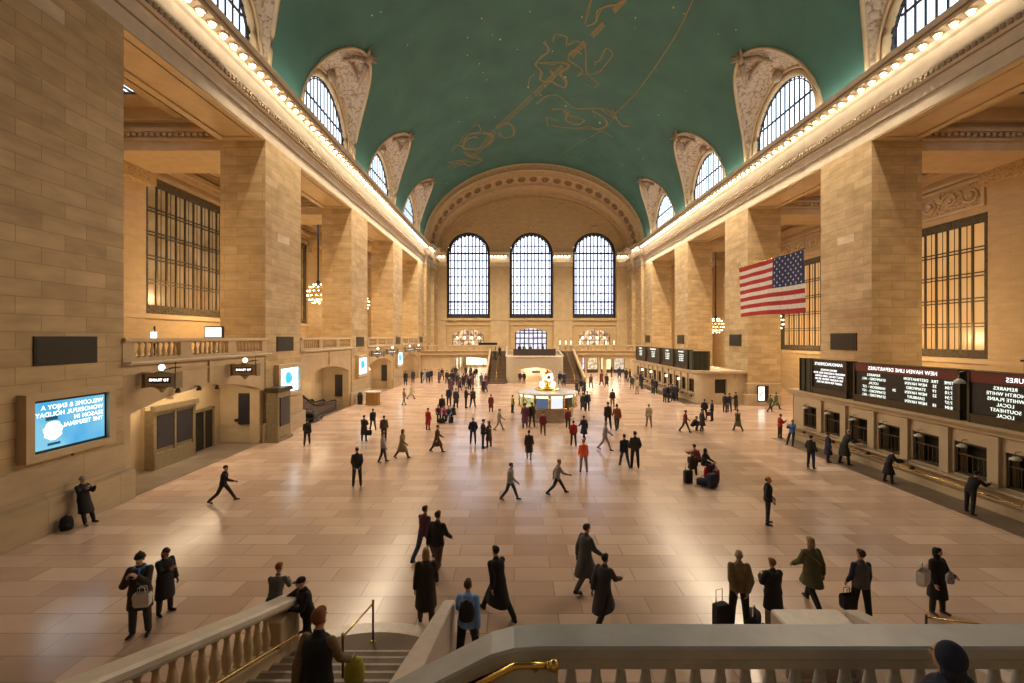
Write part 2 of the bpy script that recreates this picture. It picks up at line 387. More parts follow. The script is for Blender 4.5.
def top_mesh(pose, kind, hi):
    J = skel(POSE[pose]); m = MB(); g = {'shirt':.014,'jacket':.030,'coat':.034,'parka':.045,'vest':.026,'cape':.05}[kind]
    torso(m, J, g, -.10, .47, .012); cap(m, J['neck']-J['up']*.03, J['neck']+J['up']*.025, .085 if kind != 'shirt' else .07, .068 if kind != 'shirt' else .06)
    for s, n in ((1,'L'),(-1,'R')) if kind != 'vest' else ():
        sh, el, wr = J[n+'sho'], J[n+'el'], J[n+'wr']
        a = g*.75
        cap(m, sh, el, .054+a*.8, .043+a*.9); e2 = el.lerp(wr,.9 if kind != 'shirt' else .85)
        cap(m, el, e2, .044+a, .033+a*.8)
    if kind in ('coat','parka','cape'):
        ln = {'coat':.50,'parka':.34,'cape':.42}[kind]; rows = []
        for i in range(6):
            t = i/5; z = J['pel'].z+.06-ln*t-.06*t
            kx = (J['Lkn'].x+J['Rkn'].x)/2; ky = (J['Lkn'].y+J['Rkn'].y)/2; sp = abs(J['Lkn'].y-J['Rkn'].y)/2
            u = max(0, min(1, (J['pel'].z-z)/.44)); rx = .175+.035*u+g*.6; ry = .125+.05*u+sp*u*.9+g*.6
            if J['pel'].z < .7: z = max(.12, z); ky *= 1
            rows.append([(kx*u+rx*(1+.03*cos(6*a_*pi/9))*cos(2*pi*a_/18), ky*u*.9+ry*sin(2*pi*a_/18), z) for a_ in range(18)])
        m.loft(rows, 0, True); n_ = len(m.v)
        m.f.append(tuple(range(n_-18, n_))); m.m.append(0); m.s.append(True); m.f.append(tuple(range(n_-108, n_-90))[::-1]); m.m.append(0); m.s.append(True)
    if kind == 'parka' or kind == 'jacket':
        q = J['neck']+Vector((0,.05,.0)); ell(m, q, .10, .06, .06)
    return evalmesh(m, .013 if hi else .022, 3, 'jacket')
def bottom_mesh(pose, kind, hi):
    J = skel(POSE[pose]); m = MB(); g = .016 if kind != 'wide' else .03
    c = J['pel']; ell(m, c, .165+g*.5, .12+g, .12)
    for n in 'LR':
        cap(m, J[n+'hip'], J[n+'kn'], .092+g*.5, .060+g); e = J[n+'an'].lerp(J[n+'kn'],.08)
        cap(m, J[n+'kn'], e, .060+g, .046+g)
    return evalmesh(m, .013 if hi else .022, 3, 'trousers')
def shoe_mesh(pose, n, hi, boot):
    J = skel(POSE[pose]); m = MB(); s = 1 if n == 'L' else -1; an = J[n+'an']; fd = Vector((s*.18,-1,0)).normalized()
    lift = an.z-.078; pit = Vector((0,0,-min(.9, lift*7))); f2 = (fd+pit).normalized()
    c0 = an-Vector((0,0,.035))-fd*.035; c1 = an+f2*.15-Vector((0,0,.046))
    cap(m, c0, c1, .042, .030); cap(m, c0, an+Vector((0,0,.01)), .042, .042)
    if boot: cap(m, an, an.lerp(J[n+'kn'],.75), .056, .066)
    me = evalmesh(m, .011 if hi else .018, 1, 'shoe')
    for v in me.vertices: v.co.z = max(v.co.z, .0)
    return me
def hair_mesh(pose, kind, hi):
    J = skel(POSE[pose]); m = MB(); H, M = J['head'], J['hM']; hp = lambda x, y, z: tuple(H+M@Vector((x,y,z)))
    if kind in ('short','long','bun'):
        ell(m, hp(0,.030,.045), .080, .088, .094, M); ell(m, hp(0,-.03,.085), .062, .055, .05, M)
        if kind == 'long':
            ell(m, hp(0,.055,-.03), .085, .055, .12, M); ell(m, hp(.055,.02,-.05), .03, .05, .10, M); ell(m, hp(-.055,.02,-.05), .03, .05, .10, M)
        if kind == 'bun': ell(m, hp(0,.10,.08), .045, .045, .045, M)
    elif kind == 'thin': ell(m, hp(0,.045,.01), .077, .072, .075, M)
    elif kind == 'hat': ell(m, hp(0,.012,.06), .088, .10, .085, M); m.tube([hp(.088*cos(a),.012+.1*sin(a),.035) for a in [2*pi*k/14 for k in range(14)]], .016, 6, closed=True); ell(m, hp(0,.02,.15), .022, .022, .022, M)
    elif kind == 'cap': ell(m, hp(0,.012,.055), .082, .10, .08, M); ell(m, hp(0,-.11,.045), .06, .06, .010, M)
    elif kind == 'hood': ell(m, hp(0,.035,.03), .10, .10, .125, M); ell(m, hp(0,.05,-.08), .10, .07, .07, M)
    return evalmesh(m, .011 if hi else .017, 2, 'hair')
CA = {}
def cached(fn, *a):
    k = (fn.__name__,)+a
    if k not in CA:
        CA[k] = fn(*a)
    return CA[k]
COL = dict(blk=(.014,.014,.017), navy=(.018,.026,.065), gry=(.085,.085,.09), dgry=(.04,.04,.045), brn=(.085,.05,.03), dbrn=(.035,.024,.018), tan=(.20,.135,.065), khaki=(.27,.20,.12),
  red=(.38,.02,.025), dred=(.16,.02,.025), pink=(.55,.10,.22), blue=(.05,.16,.42), sky=(.20,.38,.78), orange=(.95,.17,.06), yell=(.42,.40,.05), white=(.6,.58,.55), olive=(.10,.095,.045),
  jean=(.05,.08,.15), plum=(.12,.04,.08), cream=(.5,.42,.32), blond=(.35,.22,.09), hbrn=(.06,.03,.016), hgry=(.28,.26,.24), hred=(.22,.08,.03), rust=(.24,.07,.03), grn=(.05,.12,.06), lgry=(.3,.3,.32), skin=(.52,.30,.20), skin2=(.26,.13,.075), lip=(.35,.10,.08), dark=(.03,.018,.012))
def cloth(c, rough=.85):
    return plain('cloth_'+c, COL[c], rough, noise=.14, nscale=18)
def setm(o, *ms):
    for i, mm in enumerate(ms):
        if i < len(o.material_slots): o.material_slots[i].link = 'OBJECT'; o.material_slots[i].material = mm
PEOPLE = []
def person(px, py, hpx, pose, rot, top, tcol, bcol, hair, hcol, label, z=0, xy=None, skin='skin', boot=False, group=None, wide=False, extra=None):
    if xy: x, y = xy
    else: x, y = gp(px, py, z)
    x = max(x, -14.0) if y > 20 and not xy else x
    if y > 41 and not xy and x > 15.9 and px < 700: x = 16.0-.02*(y%3)
    h = max(1.48, min(1.85, hpx*y/F)) if hpx else 1.66
    hi = y < 13.5; s = h/1.75
    me = cached(body_mesh, pose, hi); o = bpy.data.objects.new('person', me); C.objects.link(o)
    o.location = (x, y, z); o.rotation_euler = (0,0,R(rot)); o.scale = (s*1.04, s*1.04, s)
    setm(o, cloth(skin,.55), cloth('dark'), cloth('lip'))
    tag(o, label, 'person', group)
    def part(nm, me2, mat):
        if not len(me2.materials): me2.materials.append(None)
        c = bpy.data.objects.new(nm, me2); C.objects.link(c); c.parent = o; setm(c, mat); return c
    if top == 'vest': part('shirt', cached(top_mesh, pose, 'shirt', hi), cloth(extra or 'navy'))
    part({'shirt':'shirt','jacket':'jacket','coat':'coat','parka':'parka','vest':'vest','cape':'coat'}[top], cached(top_mesh, pose, top, hi), cloth(tcol))
    part('trousers', cached(bottom_mesh, pose, 'wide' if wide else 'slim', hi), cloth(bcol))
    for n in 'LR': part('boot' if boot else 'shoe', cached(shoe_mesh, pose, n, hi, boot), cloth('brn' if boot else 'blk', .5))
    if hair != 'bald': part({'hat':'hat','cap':'cap','hood':'hood'}.get(hair,'hair'), cached(hair_mesh, pose, hair, hi), cloth(hcol))
    PEOPLE.append(o)
    return o
# ------------------------------------------------------------------ the hall
XL, XR, XC = -14.8, 21.3, 3.25
P0, BAY, PW = 12.75, 14.35, 4.5
PS = [P0+BAY*k for k in range(-2, 5)]            # near edges of the pillars
CEN = [P0+PW+4.925+BAY*k for k in range(-3, 4)]    # bay centres: .. 7.75, 22.1, 36.45, 50.8, 65.15
Z0 = E+15.1                                      # spring of the vault
VA, VB = 18.05, 13.2
XLI, XRI = -17.5, 24.3                           # backs of the pillars
XLW, XRW = -25.5, 32.8                           # rear walls of the aisles
ZO, ZC = E+11.8, E+12.7
YN, YE, YF = -14.0, 74.5, 81.3
VIS = CEN[3:]

MB().quad((XLW-1,YN,0),(XRW+1,YN,0),(XRW+1,108,0),(XLW-1,108,0)).build('floor', FLOOR, kind='structure')
b = MB()
b.box(15.75, 17.2, 10, 27.9, .0, .012); b.box(15.75, 17.2, 42.0, 66, .0, .012)
b.box(XL-2.4, XL+.02, 17.1, 27.1, 0, .012); b.box(XL-2.4, XL+.02, 31.4, 41.5, 0, .012)
b.build('floor_border', DFLOOR, kind='structure')

# pillars
def pillar(side, y0, plinth=True):
    x0, x1 = (XLI, XL) if side < 0 else (XR, XRI)
    p = MB().box(x0, x1, y0, y0+PW, 0, ZO).build('pillar', STONE, kind='structure')
    q = MB()
    q.bev(x0, x1+.06, y0-.08, y0+PW+.08, 0, 2.2, .05) if side < 0 else q.bev(x0-.12, x1, y0-.08, y0+PW+.08, 0, 2.0, .05)
    if side < 0: q.bev(x0, x1+.18, y0-.35, y0+PW+.4, 0, 1.13, .07)
    else: q.bev(x0-.3, x1, y0-.25, y0+PW+.25, 0, 1.0, .07)
    q.build('plinth', BASE, p)
for y in PS:
    pillar(-1, y); pillar(1, y)

# entablatures with the cornice that carries the lamps
def prof(x, sgn):
    P = [(-.6,11.8),(0,11.8),(0,12.45),(.05,12.47),(.05,12.95),(.16,13.0),(.16,13.12),(.30,13.2),(.30,13.42),(.36,13.5),(.36,13.6),(.10,13.66),(.10,14.5),(.22,14.62),(.30,14.8),(.86,14.84),(.86,14.98),(.98,15.06),(1.06,15.26),(1.06,15.32),(-.6,15.4)]
    return [(x+sgn*a, E+z) for a, z in P]
def entab(name, x, sgn, y0, y1, y2=None):
    o = MB().prism(prof(x, sgn), 'y', y0, y1).build(name, CORN, kind='structure')
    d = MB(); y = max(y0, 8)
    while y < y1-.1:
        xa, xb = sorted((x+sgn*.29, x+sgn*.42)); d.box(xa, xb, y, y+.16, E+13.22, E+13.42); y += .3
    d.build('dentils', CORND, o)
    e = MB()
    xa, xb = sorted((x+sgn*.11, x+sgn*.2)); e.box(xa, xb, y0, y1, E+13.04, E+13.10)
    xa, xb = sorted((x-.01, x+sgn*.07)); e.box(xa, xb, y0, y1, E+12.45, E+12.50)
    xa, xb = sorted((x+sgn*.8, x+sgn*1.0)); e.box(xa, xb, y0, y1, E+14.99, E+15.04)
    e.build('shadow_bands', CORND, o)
entab('trim_1', XL, 1, YN, YE); entab('trim_2', XR, -1, YN, YE)
entab('trim_3', XL+.45, 1, YE, 78); entab('trim_4', XR-.45, -1, YE, 78)
entab('trim_5', XL+1.1, 1, 78, YF); entab('trim_6', XR-1.1, -1, 78, YF)
for i, (x, sgn) in enumerate([(XL,-1),(XR,1)]):
    b = MB(); xa, xb = sorted((x+sgn*.02, x+sgn*2.7)); b.box(xa, xb, YN, YE, ZO, ZO+1.2)
    for c in CEN:
        xa2, xb2 = sorted((x+sgn*.02, x+sgn*.4)); xa3, xb3 = sorted((x+sgn*2.3, x+sgn*2.7))
        b.box(xa2, xb2, c-5, c+5, ZO-.1, ZO); b.box(xa3, xb3, c-5, c+5, ZO-.1, ZO)
        xi, xo = sorted((x+sgn*.4, x+sgn*2.3))
        b.box(xi, xo, c-5, c-4.5, ZO-.1, ZO); b.box(xi, xo, c+4.5, c+5, ZO-.1, ZO)
        xi2, xo2 = sorted((x+sgn*.55, x+sgn*2.15))
        b.box(xi2, xo2, c-4.3, c+4.3, ZO-.05, ZO)
    b.build('beam_%s' % ('left' if sgn < 0 else 'right'), SMOOTH, kind='structure')

# aisle ceilings, cross beams, rear walls
for side in (-1, 1):
    xi, xw = (XLI, XLW) if side < 0 else (XRI, XRW)
    nm = 'left' if side < 0 else 'right'
    a, c = sorted((xi, xw))
    zw0, zw1 = (7.85, 17.55) if side < 0 else (4.65, 14.9)
    zf = 5.0 if side < 0 else 0
    b = MB(); b.box(a-.5, c+.5, YN, YE+.5, ZC+.9, ZC+1.2)
    xs = xi+side*4.0
    b.build('ceiling_aisle_'+nm, SMOOTH, kind='structure')
    for y in PS:
        q = MB(); q.box(a, c, y+.35, y+PW-.35, E+11.25, ZC+.9, 0)
        q.box(a, c, y+.2, y+PW-.2, E+11.8, E+11.95, 0); q.box(a, c, y+.05, y+PW-.05, E+12.3, E+12.5, 0)
        q.box(a, c, y-.15, y+PW+.15, E+12.9, ZC+.9, 0)
        for k in range(22):
            xx = a+.1+k*(c-a)/22
            q.box(xx, xx+.2, y+.12, y+.2, E+12.05, E+12.25, 0)
        q.build('beam_cross', SMOOTH, kind='structure')
    b = MB()   # long coffer ribs
    for xx in (xi+side*.3, xi+side*2.0, xw-side*2.0, xw-side*.35):
        x0, x1 = sorted((xx, xx+side*.55 if xx != xw-side*.35 else xw))
        b.box(x0, x1, YN, YE, ZC+.25, ZC+.9)
        b.box(x0-.12, x1+.12, YN, YE, ZC+.6, ZC+.9)
    b.build('ceiling_ribs', SMOOTH, kind='structure')
    w = MB(); P = (lambda u, z, d, xw=xw, side=side: (xw+side*d, u, z))
    arch_wall(w, P, YN, YE+.5, zf-.3, ZC+1.2, [(cy-5.2, cy+5.2, zw0, zw1, 0) for cy in CEN], .5, 0, 0)
    wall = w.build('wall_'+nm, STONE_N, kind='structure')
    for y in PS:
        x0, x1 = sorted((xw, xw-side*.15)); MB().box(x0, x1, y+.25, y+PW-.25, zf, E+10.4).build('pilaster', STONE_N, wall)
    t = MB()
    for y in PS:
        x0, x1 = sorted((xw, xw-side*.75)); t.box(x0, x1, y+.1, y+PW-.1, E+10.4, E+11.25)
    t.build('carved_capitals', ORNF, wall)
    x0, x1 = sorted((xw, xw-side*.55)); x2, x3 = sorted((xw, xw-side*.3)); x4, x5 = sorted((xw, xw-side*.2))
    t = MB().box(x0, x1, YN, YE, E+12.35, E+12.7).box(x2, x3, YN, YE, E+12.0, E+12.35).box(x4, x5, YN, YE, E+11.4, E+11.6)
    t.box(x4, x5, YN, YE, zw0-.35, zw0-.1)
    t.build('mouldings', SMOOTH, wall)
    if side > 0:
        for cy in CEN[2:]:
            pf = MB().box(xw-.14, xw, cy-4.9, cy+4.9, 15.35, 15.55).box(xw-.14, xw, cy-4.9, cy+4.9, 17.25, 17.45).box(xw-.14, xw, cy-4.9, cy-4.7, 15.55, 17.25).box(xw-.14, xw, cy+4.7, cy+4.9, 15.55, 17.25)
            pf.build('panel_frame', SMOOTH, wall)
            s = MB().box(xw-.06, xw, cy-4.7, cy+4.7, 15.55, 17.25)
            sc = MB()
            for j in range(6):      # scrolls of the carved panel
                yy = cy-4.0+j*1.6; sg = 1 if j % 2 else -1
                pth = [(xw-.12, yy+(.72-.085*i*.55)*cos(i*.55)*.95, 16.4+sg*(.72-.085*i*.55)*sin(i*.55)*.9) for i in range(14)]
                sc.tube(pth, .085, 5)
                sc.ball((xw-.12, yy, 16.4), .17)
                for a_ in range(5): sc.ball((xw-.1, yy+.8+.1*cos(a_*1.3), 16.0+.22*a_), .13, sy=.09)
            s.build('carved_panel', ORNF, wall); sc.build('scrollwork', SMOOTH, wall)
    # grille windows
    for n, cy in enumerate(CEN[2:]):
        wn = setting('window_%d' % (n+1+(0 if side < 0 else 5)), (xw+side*.25, cy, (zw0+zw1)/2))
        hh, hw = (zw1-zw0)/2, 5.2
        f = MB(); th = .16
        def fb(y0, y1, z0, z1, d=.16, m=0): f.box(-d, d, y0, y1, z0, z1, m)
        fb(-hw, hw, -hh, -hh+.62); fb(-hw, hw, hh-.62, hh); fb(-hw, -hw+.5, -hh+.62, hh-.62); fb(hw-.5, hw, -hh+.62, hh-.62)
        f.build('frame', relief('bronze_relief', (.13,.10,.06), (.03,.022,.014), 5) if 'bronze_relief' not in MATS else MATS['bronze_relief'], wn)
        g = MB()
        for k in range(1, 10):
            yy = -hw+.5+(2*hw-1)*k/10
            g.box(-.06, .06, yy-.075, yy+.075, -hh+.6, hh-.6)
            g.box(-.02, .02, yy+.42, yy+.45, -hh+.6, hh-.6)
        for k in range(1, 5):
            zz = -hh+.6+(2*hh-1.2)*k/5
            g.box(-.1, .1, -hw+.4, hw-.4, zz-.16, zz-.08); g.box(-.1, .1, -hw+.4, hw-.4, zz+.08, zz+.16)
        g.build('grille_bars', BRONZE, wn)
        MB().box(.02*side, .06*side, -hw+.4, hw-.4, -hh+.5, hh-.5).build('glass', AMBER if side > 0 else glow('aisle_glass', (.9,.58,.26), .20, (.5,.30,.11), .5, base=(.16,.10,.045)), wn)
    # skylights of the aisle ceiling
    for n, cy in enumerate(CEN[2:]):
        xm = (xi+xw)/2
        s = setting('window_%d' % (n+31+(0 if side < 0 else 5)), (xm, cy, ZC+.86))
        g = MB()
        for k in range(9): g.box(-1.6+k*.4-.05, -1.6+k*.4+.05, -3, 3, -.1, .04)
        for k in range(7): g.box(-1.6, 1.6, -3+k-.05, -3+k+.05, -.1, .04)
        g.build('frame', IRON, s); MB().box(-1.6, 1.6, -3, 3, 0, .03).build('glass', SKYL, s)
MB().box(XLW-.5, XL-.15, YN, YE, 4.95, 5.18).build('floor_balcony', SMOOTH, kind='structure')
for nm, x0_, x1_ in (('left', XLW-1, XL-.9), ('right', XR+.9, XRW+1)): MB().box(x0_, x1_, YE+.3, YE+.7, 0 if nm == 'right' else 5, ZC+1.2).build('wall_aisle_end_'+nm, STONE_N, kind='structure')
MB().box(XLW-1, XRW+1, YN-.3, YN, 0, 36).build('wall_near', STONE, kind='structure')

# ------------------------------------------------------------------ the vault
TIP = 7.35
def W(t): return 5.2*max(0, 1-t**2.2)**.5
def vpt(ph, y): return (XC-VA*cos(ph), y, Z0+VB*sin(ph))
phit = math.asin(TIP/VB)
v = MB(); NR, NS = 16, 5
for cy in CEN[1:]:
    for side in (0, 1):
        for half in (-1, 1):
            rows = []
            for i in range(NR+1):
                t = sin(i/NR*pi/2); ph = math.asin(TIP*t/VB); ph = ph if side == 0 else pi-ph
                e = cy+half*W(t); o = cy+half*BAY/2
                rows.append([vpt(ph, o+(e-o)*j/NS) for j in range(NS+1)])
            v.loft(rows, 0, sm=True)
    rows = [[vpt(phit+(pi-2*phit)*i/28, cy-BAY/2+BAY*j/4) for j in range(5)] for i in range(29)]
    v.loft(rows, 0, sm=True)
v.loft([[vpt(pi*i/40, y) for y in (CEN[-1]+BAY/2, YE+.3)] for i in range(41)], 0, sm=True)
ceil = v.build('ceiling', TEAL, kind='structure', normals=False)

def on_vault(px, py):
    """where the photograph's line of sight meets the vault"""
    dx, dz = (px-VX)/F, (VY-py)/F
    # (XC - dx*t)^2/VA^2 + (E+dz*t-Z0)^2/VB^2 = 1
    a = dx*dx/VA**2+dz*dz/VB**2; bb = -2*(XC*dx/VA**2+(Z0-E)*dz/VB**2); cc = XC**2/VA**2+(Z0-E)**2/VB**2-1
    t = (-bb+sqrt(max(0, bb*bb-4*a*cc)))/(2*a)
    return Vector((dx*t, t, E+dz*t))
def inset(p, k=.04):
    n = Vector(((XC-p.x)/VA**2, 0, (Z0-p.z)/VB**2)).normalized(); return p+n*k
gold = MB()
def line(pts, w=.07):
    q = [inset(on_vault(*p)) for p in pts]
    rows = []
    for i, p in enumerate(q):
        t = (q[min(i+1, len(q)-1)]-q[max(i-1, 0)]).normalized()
        n = Vector(((XC-p.x)/VA**2, 0, (Z0-p.z)/VB**2)).normalized()
        s = t.cross(n)*w
        rows.append([tuple(p+s), tuple(p-s)])
    gold.loft(rows)
def smooth_path(pts, n=6):
    out = []
    for i in range(len(pts)-1):
        p0, p1, p2, p3 = pts[max(i-1,0)], pts[i], pts[i+1], pts[min(i+2,len(pts)-1)]
        for k in range(n):
            t = k/n
            out.append(tuple(.5*((2*p1[j])+(-p0[j]+p2[j])*t+(2*p0[j]-5*p1[j]+4*p2[j]-p3[j])*t*t+(-p0[j]+3*p1[j]-3*p2[j]+p3[j])*t**3) for j in range(2)))
    return out+[pts[-1]]
# painted figures, outlines in gold
K = 280/1024
def Z(pts): return [(440+x*K, y*K) for x, y in pts]
def fig(pts, w=.07, jit=1.3, rep=2, seed=1):
    rnd = random.Random(seed)
    for r in range(rep):
        line(smooth_path([(x+rnd.uniform(-jit, jit), y+rnd.uniform(-jit, jit)) for x, y in Z(pts)]), w*(1 if r == 0 else .6))
# double line of the ecliptic, broken where figures stand
for seg in ([(30,612),(120,570),(200,478)],[(205,470),(262,420),(335,352)],[(345,345),(400,290),(450,240)],[(480,205),(530,152)],[(555,130),(600,85)],[(635,40),(690,-20)]):
    for o in (-5, 0, 6): line(smooth_path([(x+o*.2, y+o*.28) for x, y in Z(seg)]), .06)
line(smooth_path(Z([(640,415),(720,335),(800,225),(870,115),(930,-10)])), .05)
line(smooth_path(Z([(440,565),(520,515),(600,470),(640,425)])), .03)
fig([(380,150),(398,185),(370,205),(350,235),(372,262),(365,290),(395,300),(420,280),(405,255)], seed=1, rep=3)
fig([(410,150),(425,128),(460,132),(462,165),(500,150),(520,160)], .05, seed=2)
fig([(400,290),(430,310),(455,320),(462,290),(440,270),(470,240),(440,225),(410,230),(360,225)], seed=3, rep=3)
fig([(530,165),(535,200),(540,265),(575,262),(600,240),(632,200),(610,180),(585,215),(560,225)], .05, seed=4)
fig([(480,225),(520,250),(500,275),(530,270),(560,290),(578,310),(560,320),(530,305)], .04, seed=5)
fig([(500,235),(470,215),(490,180),(520,195)], .05, seed=6)
fig([(350,385),(385,355),(430,350),(470,375),(500,395),(560,398),(610,400),(640,425),(665,455),(690,460)], seed=7)
fig([(405,455),(450,462),(500,470),(540,465),(580,470),(610,455),(600,425),(560,405)], seed=8, rep=3)
fig([(410,400),(450,395),(470,420),(500,430),(530,440),(500,455),(460,440),(470,410)], .08, seed=9, rep=3)
fig([(555,470),(600,485),(630,498)], .05, seed=10)
fig([(430,440),(390,430),(400,460)], .05, seed=21)
fig([(530,85),(540,45),(550,10),(560,-10)], .05, seed=11)
fig([(540,92),(570,80),(580,40),(610,20),(650,15),(680,0)], .07, seed=12, rep=3)
fig([(75,520),(100,490),(150,485),(190,495),(175,530),(130,545),(85,540),(95,510),(140,500)], .09, 1.8, rep=4, seed=13)
fig([(205,470),(235,450),(265,460),(265,495),(235,500),(215,485)], .07, rep=3, seed=14)
fig([(30,600),(70,590),(110,600),(150,585),(120,570),(90,560)], .08, 2, rep=4, seed=15)
fig([(115,465),(140,455),(150,475)], .05, seed=16)
fig([(40,555),(60,530),(90,545)], .05, seed=17)
fig([(325,320),(330,290),(345,270)], .05, seed=18)
fig([(590,400),(620,420),(650,430),(630,400)], .05, seed=19)
gold.build('gold_constellation_lines', GOLD, ceil, normals=False)
st = MB(); rs = random.Random(5)
pts = [Z([p])[0] for p in ((460,385),(585,447),(458,280),(322,318),(368,345),(152,65),(855,25),(715,62),(220,142),(520,60),(980,300),(100,200),(330,40),(800,420),(170,290),(900,330))]
pts += [(rs.uniform(290, 850), rs.uniform(2, 200)) for _ in range(60)]
for i, (x, y) in enumerate(pts):
    p = on_vault(x, y)
    if p.y > 73 or abs((p.y-CEN[0]) % BAY-BAY/2) > 6.0 and p.z < Z0+8.2: continue
    if p.z < Z0+8.4: continue
    st.ball(inset(p, .05), .13 if i < 3 else (.08 if i < 10 else .045), seg=6, rings=4)
st.build('stars', plain('star_gold', (.85,.72,.42), .4), ceil)

# ------------------------------------------------------------------ lunette windows in their carved hoods
LR, LZ = 4.25, E+16.35
def lunette(side, cy, num):
    xw = XC-side*0 + (-(VA+.45) if side < 0 else (VA+.45))
    n = 26
    A, B = [], []
    for i in range(n+1):
        th = pi*i/n
        A.append(Vector((xw, cy-LR*cos(th), LZ+LR*sin(th))))
        t = min(1, sin(th)**.92) if i not in (0, n) else 0
        y = -1 if i < n/2 else 1
        ph = math.asin(TIP*t/VB); x = XC-VA*cos(ph) if side < 0 else XC+VA*cos(ph)
        B.append(Vector((x, cy+y*W(t) if i != n/2 else cy, Z0+TIP*t)))
    A = [Vector((xw, cy-LR, Z0-.1))]+A+[Vector((xw, cy+LR, Z0-.1))]
    B = [B[0]+Vector((0,0,-.1))]+B+[B[-1]+Vector((0,0,-.1))]
    rows = []
    for k in range(9):
        u = k/8; s = sin(u*pi/2)**1.0; c = 1-cos(u*pi/2)
        rows.append([tuple(Vector((a.x+(b_.x-a.x)*(.35*u+.65*c), a.y+(b_.y-a.y)*(.5*u+.5*s), a.z+(b_.z-a.z)*(.5*u+.5*s)))) for a, b_ in zip(A, B)])
    h = MB().loft(rows, 0, sm=True).build('trim_%d' % num, ORN, kind='structure', normals=False)
    MB().tube([tuple(inset(p, .02)) for p in B[1:-1]], .13, 6).build('rim', SMOOTH, h)
    sx = 1 if side < 0 else -1
    a = MB().tube([(xw+sx*.1, p.y, p.z) for p in A], .26, 8).tube([(xw+sx*.32, cy+(p.y-cy)*1.09, LZ+(p.z-LZ)*1.09 if p.z > LZ else p.z) for p in A], .12, 6)
    a.build('arch_moulding', SMOOTH, h)
    # carved ornament: a head with leaves at the tip, scallops beneath
    tip = Vector(B[len(B)//2]); o = MB(); d = Vector((sx, 0, .25))
    q = tip+d*.1
    o.ball(tuple(q+Vector((0,0,-.1))), .36, sy=.4, sz=.5)
    for j in range(7):
        an = pi*(j/6)
        o.tube([tuple(q), tuple(q+Vector((sx*.15, cos(an)*.55, sin(an)*.5))), tuple(q+Vector((sx*.4, cos(an)*.85, sin(an)*.75)))], [.16,.12,.03], 6)
    for j in (-1, 1):
        o.tube([tuple(q+Vector((-sx*.3, j*.3, -.4))), tuple(q+Vector((-sx*.8, j*1.1, -.7))), tuple(q+Vector((-sx*1.5, j*1.9, -1.5)))], [.22,.2,.06], 6)
    m1 = Vector((xw, cy, LZ+LR)); mid = m1.lerp(tip, .55)
    o.tube([tuple(mid+Vector((sx*.2, 1.4*cos(pi*k/8), -.3+.5*sin(pi*k/8)))) for k in range(9)], .16, 6)
    o.ball(tuple(m1+Vector((sx*.6, 0, .35))), .4, sy=.5, sz=.5)
    o.build('carved_crest', plain('ornament_plaster', (.34,.25,.16), .7, noise=.25, nscale=4), h)
    w = setting('window_%d' % (num+10), (xw, cy, LZ))
    f = MB(); arc = [(0, -(LR-.12)*cos(pi*i/24), (LR-.12)*sin(pi*i/24)) for i in range(25)]
    zb = Z0-LZ-.2
    f.tube([(0, -(LR-.12), zb)]+arc+[(0, LR-.12, zb)], .16, 6)
    sc = [(sx*.03, -(LR-.42)*cos(pi*i/24), (LR-.42)*sin(pi*i/24)) for i in range(25)]
    f.tube(sc, .05, 5)
    for i in range(24):
        an = pi*(i+.5)/24; f.ball((sx*.02, -(LR-.27)*cos(an), (LR-.27)*sin(an)), .1, seg=6, rings=4)
    f.build('frame', IRON, w)
    g = MB()
    for k in range(-6, 7):
        yy = k*.62; top = sqrt(max(.01, (LR-.2)**2-yy*yy)); r_ = .06
        g.box(-.03, .03, yy-r_, yy+r_, zb, top)
    g.box(-.035, .035, -LR+.1, LR-.1, -.35, -.12); g.box(-.035, .035, -LR+.9, LR-.9, 1.6, 1.75)
    g.build('mullions', IRON, w)
    gl = [(-sx*.12, -(LR)*cos(pi*i/24), (LR)*sin(pi*i/24)) for i in range(25)]
    vs = gl+[(-sx*.12, LR, zb), (-sx*.12, -LR, zb)]
    MB().add(vs, [tuple(range(len(vs)))]).build('glass', SKYB, w)
num = 7
for cy in CEN[1:]:
    lunette(-1, cy, num); lunette(1, cy, num+1); num += 2

# ------------------------------------------------------------------ end arch and far wall
prf = [(0,0,74.2),(.95,.5,74.3),(1.15,.6,75.2),(1.6,.85,75.3),(1.7,.9,78.0),(2.25,1.15,78.1),(2.35,1.2,80.2),(2.9,1.45,80.3),(3.0,1.5,81.0),(3.5,1.75,81.05),(3.6,1.8,81.35)]
def ring(i0, i1, m):
    r = MB()
    rows = [[(XC-(VA-sa)*cos(pi*k/64), d, Z0+(VB-s)*sin(pi*k/64)) for k in range(65)] for s, sa, d in prf[i0:i1+1]]
    r.loft(rows, 0); return r
e = ring(0, 3, 0).build('trim_arch', ORNF, kind='structure', normals=False)
ring(3, 4, 0).build('rosette_band', SMOOTH, e, normals=False)
ring(4, 7, 0).build('plain_band', SMOOTH, e, normals=False); ring(7, 10, 0).build('inner_band', ORNF, e, normals=False)
t = MB()
for s, sa, d in ((.05,.02,74.15),(.98,.5,74.25),(1.2,.62,75.15),(2.28,1.17,78.05),(2.95,1.47,80.25),(3.5,1.75,81.0)):
    t.tube([(XC-(VA-sa)*cos(pi*k/64), d, Z0+(VB-s)*sin(pi*k/64)) for k in range(65)], .11, 5)
t.build('bead_mouldings', SMOOTH, e)
t = MB(); lb = MB()
